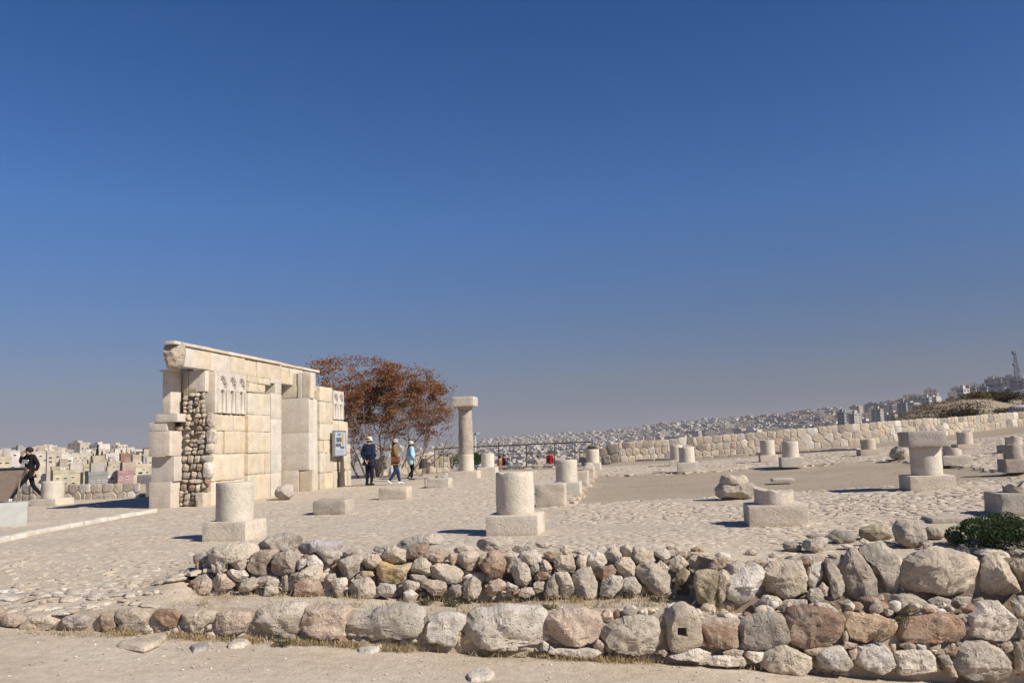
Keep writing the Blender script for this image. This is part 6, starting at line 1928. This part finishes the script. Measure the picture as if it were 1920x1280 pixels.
TH = [
 ('long white house with small dark windows at the far left skyline', -150, -60, 150, 122, 330, 260, WHT, [(40,155,20,14),(105,155,24,16),(-20,155,20,14),(40,215,20,14)], [], 2),
 ('pale yellow house at the left edge behind the desk', -160, -60, 80, 205, 350, 170, YEL, [(42,245,36,18),(38,315,34,18),(-20,245,30,18)], [], 2),
 ('tall cream house behind the young man, with stepped upper storeys', 145, 330, 500, 130, 380, 230, CRM, [(440,165,24,16),(480,215,20,16)], [(200,200,14,14)], 3),
 ('small upper house with a white roof hut on the skyline above the young man', 215, 420, 610, 60, 150, 250, CRM, [(560,105,26,18),(500,95,20,14),(455,110,20,14)], [], 4),
 ('cream house with four windows right of the young man', 505, 560, 690, 126, 330, 215, (0.46, 0.39, 0.31), [(590,180,26,20),(655,170,28,18),(590,228,26,20),(655,232,28,18)], [], 2),
 ('white house with a balcony right of the four-window house', 640, 700, 830, 165, 330, 225, WHT, [(797,220,30,18),(735,205,30,18),(797,270,30,16)], [], 2),
 ('yellow house with three windows just above the left wall', 485, 635, 875, 372, 520, 150, YEL, [(675,430,26,16),(742,432,30,16),(810,425,26,16),(742,495,26,16),(815,495,28,18)], [(530,436,40,14),(597,436,34,14)], 2),
 ('low brown-sided yellow house behind the three-window house', 560, 620, 840, 318, 400, 185, (0.40, 0.335, 0.22), [(760,350,20,12)], [], 4),
 ('two-window ochre house with a broad olive side wall', 850, 1000, 1130, 292, 420, 165, (0.42, 0.35, 0.23), [(1028,345,30,18),(1088,343,30,18)], [], 2),
 ('grey flat house with rooftop dishes just above the left wall', 885, 1060, 1235, 392, 520, 140, GRY, [(1098,468,30,12),(1205,462,30,12),(1150,462,20,12)], [], 5),
 ('long olive-shaded house with a row of dark windows', 1010, 1060, 1250, 228, 330, 210, OLV, [(1100,278,24,14),(1140,276,24,14),(1210,272,32,14)], [], 2),
 ('pink house beside the shaded blocks left of the ruin', 1372, 1412, 1525, 378, 500, 145, PNK, [(1440,430,16,16),(1498,425,16,16)], [], 1),
 ('small white house left of the pink house', 1240, 1268, 1372, 385, 490, 148, WHT, [(1330,428,24,18),(1290,432,18,16)], [], 2),
 ('large yellow house left of the ruin, upper windows above the pink house', 1460, 1580, 1830, 292, 470, 165, YEL, [(1605,372,18,20),(1660,366,34,26),(1722,360,18,18),(1690,325,20,14)], [], 3),
 ('cream upper house on the skyline left of the ruin', 1535, 1592, 1815, 172, 330, 210, (0.45, 0.38, 0.28), [(1690,245,30,18),(1757,245,24,18),(1650,245,16,16)], [], 3),
 ('rust-red house on the skyline with a dark doorway', 1425, 1448, 1535, 150, 260, 250, RED, [(1510,200,44,14)], [], 2),
 ('dark red roofed house in the middle of the quarter', 1120, 1140, 1235, 322, 420, 175, (0.29, 0.17, 0.145), [(1190,345,30,10)], [], 3),
 ('tan house with a brick-red window behind the red house', 1250, 1300, 1400, 250, 340, 200, (0.40, 0.33, 0.25), [(1350,290,18,14),(1385,290,14,14)], [], 2),
 ('cream house at the middle of the left skyline', 850, 880, 1000, 165, 290, 280, CRM, [(900,185,14,12),(940,185,14,12),(975,185,14,12),(920,215,14,12),(960,215,14,12)], [], 1),
 ('pale house left of the cypress trees', 985, 1005, 1110, 150, 280, 300, CRM, [(1030,180,12,12),(1060,180,12,12),(1090,180,12,12),(1045,210,12,12)], [], 1),
 ('pale house on the skyline right of the cypress trees', 1240, 1270, 1390, 150, 280, 270, WHT, [(1300,185,14,12),(1340,185,14,12)], [], 3),
]
for t in TH:
    lb, xl, xc, xr, yt, yb, D, col, w_, lw, tk = t
    town_house(lb, xl, xc, xr, yt, yb, D, col, w_, lw, tk)
# cypresses in the left quarter
def cypress(label, px, yt, yb, wpx, D, seed):
    r = random.Random(seed); k = D/FPX; p = at(px, yb, D); H_ = (yb-yt)*k; w = wpx*k/2
    e = empty('cypress', p); tag(e, label, 'cypress')
    t = MB(); t.tube([(0, 0, -2), (0, 0, H_*.9)], [.25, .05], 5); t.build('trunk', M_BARK, e)
    it = []
    for _ in range(1500):
        z = r.random()**0.8; rad = w*(1-z)**0.75*(0.35+0.65*min(1, z*5))*(0.85+0.3*noise.noise(Vector((z*9, seed, 0))))
        a = r.uniform(0, 6.28); q = rad*r.uniform(.5, 1.05)
        it.append((Vector((q*math.cos(a), q*math.sin(a), z*H_)), r.uniform(.35, .8), r.uniform(.12, .3), Vector((math.cos(a)*.4, math.sin(a)*.4, 1)), r.random()))
    obj('crown', leaves_mesh('crown', it, M_DARKBUSH, r), e)
cypress('tallest dark cypress rising over the left quarter', 182, 836, 866, 9, 230, 1)
cypress('shorter cypress right beside the tallest one', 191, 847, 864, 6, 235, 2)
cypress('small cypress left of the tallest one', 174.5, 852, 866, 5, 240, 3)
cypress('thin lone cypress on the skyline close to the ruin', 269, 841, 856, 4.5, 300, 4)

# --- dry hill right behind the long wall
M_HILL = ground_mat('dry_hill_earth', (0.29, 0.23, 0.155), (0.36, 0.285, 0.20), (0.12, 0.10, 0.06), 0.35)
def hill():
    xs = frange(1560, 2300, 10); Ds = [52, 56, 60, 66, 72, 80, 88, 96, 110, 130]
    crest = [(1560, 812), (1640, 798), (1690, 783), (1716, 772), (1760, 757), (1808, 749), (1850, 748), (1890, 751), (1920, 753), (2000, 756), (2300, 770)]
    vs_ = []
    for D in Ds:
        for px in xs:
            yc = lerp_tab(crest, px); zc_ = at(px, yc, 88).z
            g0 = 1.0 + 0.0004*(px-1560); p = at(px, 800, D)
            t = sstep(52, 88, D); z = g0*0.6*(1-t) + zc_*t - max(0, D-88)*0.16
            vs_.append((p.x, D, z + 0.35*noise.noise(Vector((p.x*.15, D*.15, 0)))*sstep(54, 64, D)))
    n = len(xs); fs_ = [(j*n+i, j*n+i+1, (j+1)*n+i+1, (j+1)*n+i) for j in range(len(Ds)-1) for i in range(n-1)]
    o = obj('hill', mesh_data('hill', vs_, fs_, M_HILL, smooth=True)); o['kind'] = 'structure'
    return crest
CREST = hill()
def hill_z(px, D):
    zc_ = at(px, lerp_tab(CREST, px), 88).z; t = sstep(52, 88, D); return (1.0 + 0.0004*(px-1560))*0.6*(1-t) + zc_*t
rb = random.Random(55)
sp = []
for _ in range(260):
    px = rb.uniform(1680, 1960); D = rb.uniform(58, 89)
    dens = 1 if px < 1860 else 0.35
    if rb.random() > dens: continue
    p = at(px, 800, D); sp.append((Vector((p.x, D, hill_z(px, D))), rb.randint(14, 40), 0.5))
def hill_grass(spots):
    r = random.Random(6); items = []
    for p, n, s_ in spots:
        for _ in range(n):
            q = p + Vector((r.gauss(0, s_), r.gauss(0, s_), 0)); h = r.uniform(0.12, 0.45); d = Vector((r.gauss(0, .6), r.gauss(0, .6), 1)).normalized()
            items.append((q + d*h*.4, h, 0.05, d, r.random()*0.8))
    tag(obj('hill_grass', leaves_mesh('hill_grass', items, M_HILLGRASS, r)), 'brown dry scrub grass covering the hill beyond the long wall', 'grass', kind='stuff')
M_HILLGRASS = leaf_mat('brown_scrub', [(0.0, (0.10, 0.07, 0.035)), (0.5, (0.18, 0.13, 0.07)), (1.0, (0.27, 0.20, 0.11))], 0.15)
M_SCRUB = leaf_mat('dark_scrub', [(0.0, (0.035, 0.035, 0.022)), (0.5, (0.06, 0.05, 0.03)), (1.0, (0.12, 0.09, 0.05))], 0.15)
hill_grass(sp)
for i, (px, py, D, rx, rz_, lb) in enumerate([(1672, 785, 58, 1.0, 0.55, 'dark bush at the foot of the dry hill, farthest left'), (1692, 783, 60, 1.4, 0.6, 'dark brown bush beside the leftmost one on the hill foot'),
        (1735, 779, 62, 1.2, 0.4, 'low dark bush in the middle of the hill foot'), (1775, 775, 64, 1.3, 0.5, 'dark bush under the bare slope'), (1800, 770, 66, 2.1, 0.8, 'largest dark shrub on the hill slope'),
        (1832, 745, 84, 1.3, 0.5, 'brown bush near the hill crest, left one'), (1868, 742, 90, 1.5, 0.6, 'dark tree-like bush on the hill crest'), (1897, 750, 80, 1.2, 0.6, 'dark bush on the hill crest near the right edge'), (1888, 765, 70, 1.1, 0.3, 'small dry bush on the bare slope at the right')]):
    p = at(px, py, D); p.z = hill_z(px, D) - 0.05
    leafy_bush('scrub_bush', lb, p, rx, rx, rz_, 1300, M_SCRUB if i not in (5, 8) else M_HILLGRASS, 80+i, (0.12, 0.3), 'bush')
for i, (px, py, D, s, lb) in enumerate([(1842, 757, 74, 4, 'small white stone on the bare hill slope'), (1850, 758, 74, 3, 'smaller white stone beside the first on the slope'), (1863, 763, 70, 3.5, 'white stone lying low on the slope'), (1833, 752, 78, 4, 'pale stone by the brown bush on the crest')]):
    o = px_stone('boulder', [(px-s, py), (px-s*.4, py-s*.6), (px+s*.5, py-s*.5), (px+s, py), (px+s*.5, py+s*.4), (px-s*.6, py+s*.4)], D, None, rb, (0.55, 0.5, 0.43)); tag(o, lb, 'boulder')
o = px_stone('boulder', [(1903, 773), (1905, 765), (1915, 761), (1935, 761), (1950, 768), (1950, 776), (1910, 777)], 62, None, rb, (0.42, 0.40, 0.39), thick=0.9, boxy=0.7); tag(o, 'smooth grey rounded rock above the wall at the right edge', 'boulder')
# --- blocks of flats on the ridge and the mast
M_PANE2 = plain_mat('grey_window', (0.12, 0.12, 0.125), 0.5, 0.3)  # pane colour lightened so the far flats' windows contrast less
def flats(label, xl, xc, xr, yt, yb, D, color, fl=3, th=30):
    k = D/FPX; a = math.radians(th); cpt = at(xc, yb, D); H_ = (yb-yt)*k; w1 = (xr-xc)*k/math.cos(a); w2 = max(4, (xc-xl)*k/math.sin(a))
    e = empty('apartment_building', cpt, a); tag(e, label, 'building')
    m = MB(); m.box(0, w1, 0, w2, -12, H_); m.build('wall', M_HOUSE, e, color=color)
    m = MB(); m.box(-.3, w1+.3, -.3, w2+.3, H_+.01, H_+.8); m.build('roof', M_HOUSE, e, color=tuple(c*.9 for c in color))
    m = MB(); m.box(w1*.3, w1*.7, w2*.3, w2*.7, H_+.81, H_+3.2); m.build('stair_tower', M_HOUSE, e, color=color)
    for f in range(fl):
        z = H_*(f+.35)/fl
        for q in range(max(2, int(w1/5))):
            x = w1*(q+.5)/max(2, int(w1/5)); m = MB(); m.box(x-.9, x+.9, -.06, .1, z, z+H_/fl*.45); m.build('window', M_PANE2, e)
        for q in range(max(2, int(w2/6))):
            y = w2*(q+.5)/max(2, int(w2/6)); m = MB(); m.box(-.06, .1, y-.9, y+.9, z, z+H_/fl*.45); m.build('window', M_PANE2, e)
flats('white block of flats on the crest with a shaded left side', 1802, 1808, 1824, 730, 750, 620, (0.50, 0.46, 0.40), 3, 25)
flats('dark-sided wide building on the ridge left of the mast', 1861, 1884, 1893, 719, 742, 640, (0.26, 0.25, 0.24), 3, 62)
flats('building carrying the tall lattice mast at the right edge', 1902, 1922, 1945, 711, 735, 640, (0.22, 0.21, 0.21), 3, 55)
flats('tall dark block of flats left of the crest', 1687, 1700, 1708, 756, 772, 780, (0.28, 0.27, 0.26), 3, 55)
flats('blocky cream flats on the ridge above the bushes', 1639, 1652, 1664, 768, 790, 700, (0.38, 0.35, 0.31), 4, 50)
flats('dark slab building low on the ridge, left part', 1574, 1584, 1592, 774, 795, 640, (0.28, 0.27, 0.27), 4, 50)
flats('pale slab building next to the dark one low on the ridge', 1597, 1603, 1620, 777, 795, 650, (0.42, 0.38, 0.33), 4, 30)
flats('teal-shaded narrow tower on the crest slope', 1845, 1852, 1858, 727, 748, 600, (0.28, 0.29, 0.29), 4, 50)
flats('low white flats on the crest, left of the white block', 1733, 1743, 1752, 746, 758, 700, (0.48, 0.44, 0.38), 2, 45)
def mast():
    D = 640; k = D/FPX; b = at(1908, 714, D); t = at(1906.5, 658, D); H_ = t.z-b.z
    e = empty('lattice_mast', b); tag(e, 'thin lattice radio mast with dishes on the ridge at the right edge', 'mast')
    w0, w1 = 7.5*k/2, 2.2*k/2
    cs = [(-1, -1), (1, -1), (1, 1), (-1, 1)]; lv = 10
    P_ = lambda c, q: Vector((c[0]*(w0+(w1-w0)*q), c[1]*(w0+(w1-w0)*q), H_*q))
    for c in cs:
        m = MB(); m.tube([P_(c, 0), P_(c, 1)], [.28, .2], 4); m.build('leg', M_MAST, e)
    m = MB()
    for i in range(lv):
        for j in range(4):
            a, c = cs[j], cs[(j+1) % 4]
            m.tube([P_(a, i/lv), P_(c, (i+1)/lv)], .12, 3, cap=False); m.tube([P_(a, (i+1)/lv), P_(c, (i+1)/lv)], .12, 3, cap=False)
    m.build('bracing', M_MAST, e)['kind'] = 'stuff'
    for q, s in ((.93, -1), (.55, -1), (.42, 1), (.35, 1), (.96, -1)):
        m = MB(); m.lathe([(0.2, -.5), (1.1, 0), (1.15, .3), (.3, .5)], 10); o = m.build('dish', M_MAST, e, smooth=True); o.location = (s*(w0+(w1-w0)*q+.9), -.6, H_*q); o.rotation_euler = (1.57, 0, s*.5)
M_MAST = plain_mat('grey_steel', (0.14, 0.15, 0.17), 0.6, 0.3)
mast()
# --- the dusty air over the city
def haze():
    m = bpy.data.materials.new('dusty_air'); m.use_nodes = True; nt = m.node_tree; nt.nodes.clear()
    out = nt.nodes.new('ShaderNodeOutputMaterial'); v = nt.nodes.new('ShaderNodeVolumePrincipled')
    v.inputs['Color'].default_value = (0.50, 0.51, 0.57, 1); v.inputs['Density'].default_value = 0.00017; v.inputs['Anisotropy'].default_value = 0.0
    nt.links.new(v.outputs[0], out.inputs['Volume'])
    mb_ = MB(); mb_.box(-7200, 7200, -7200, 7200, -420, 150); o = mb_.build('haze', m); o['kind'] = 'stuff'
    tag(o, 'pale dusty haze over the far city', 'haze')
haze()
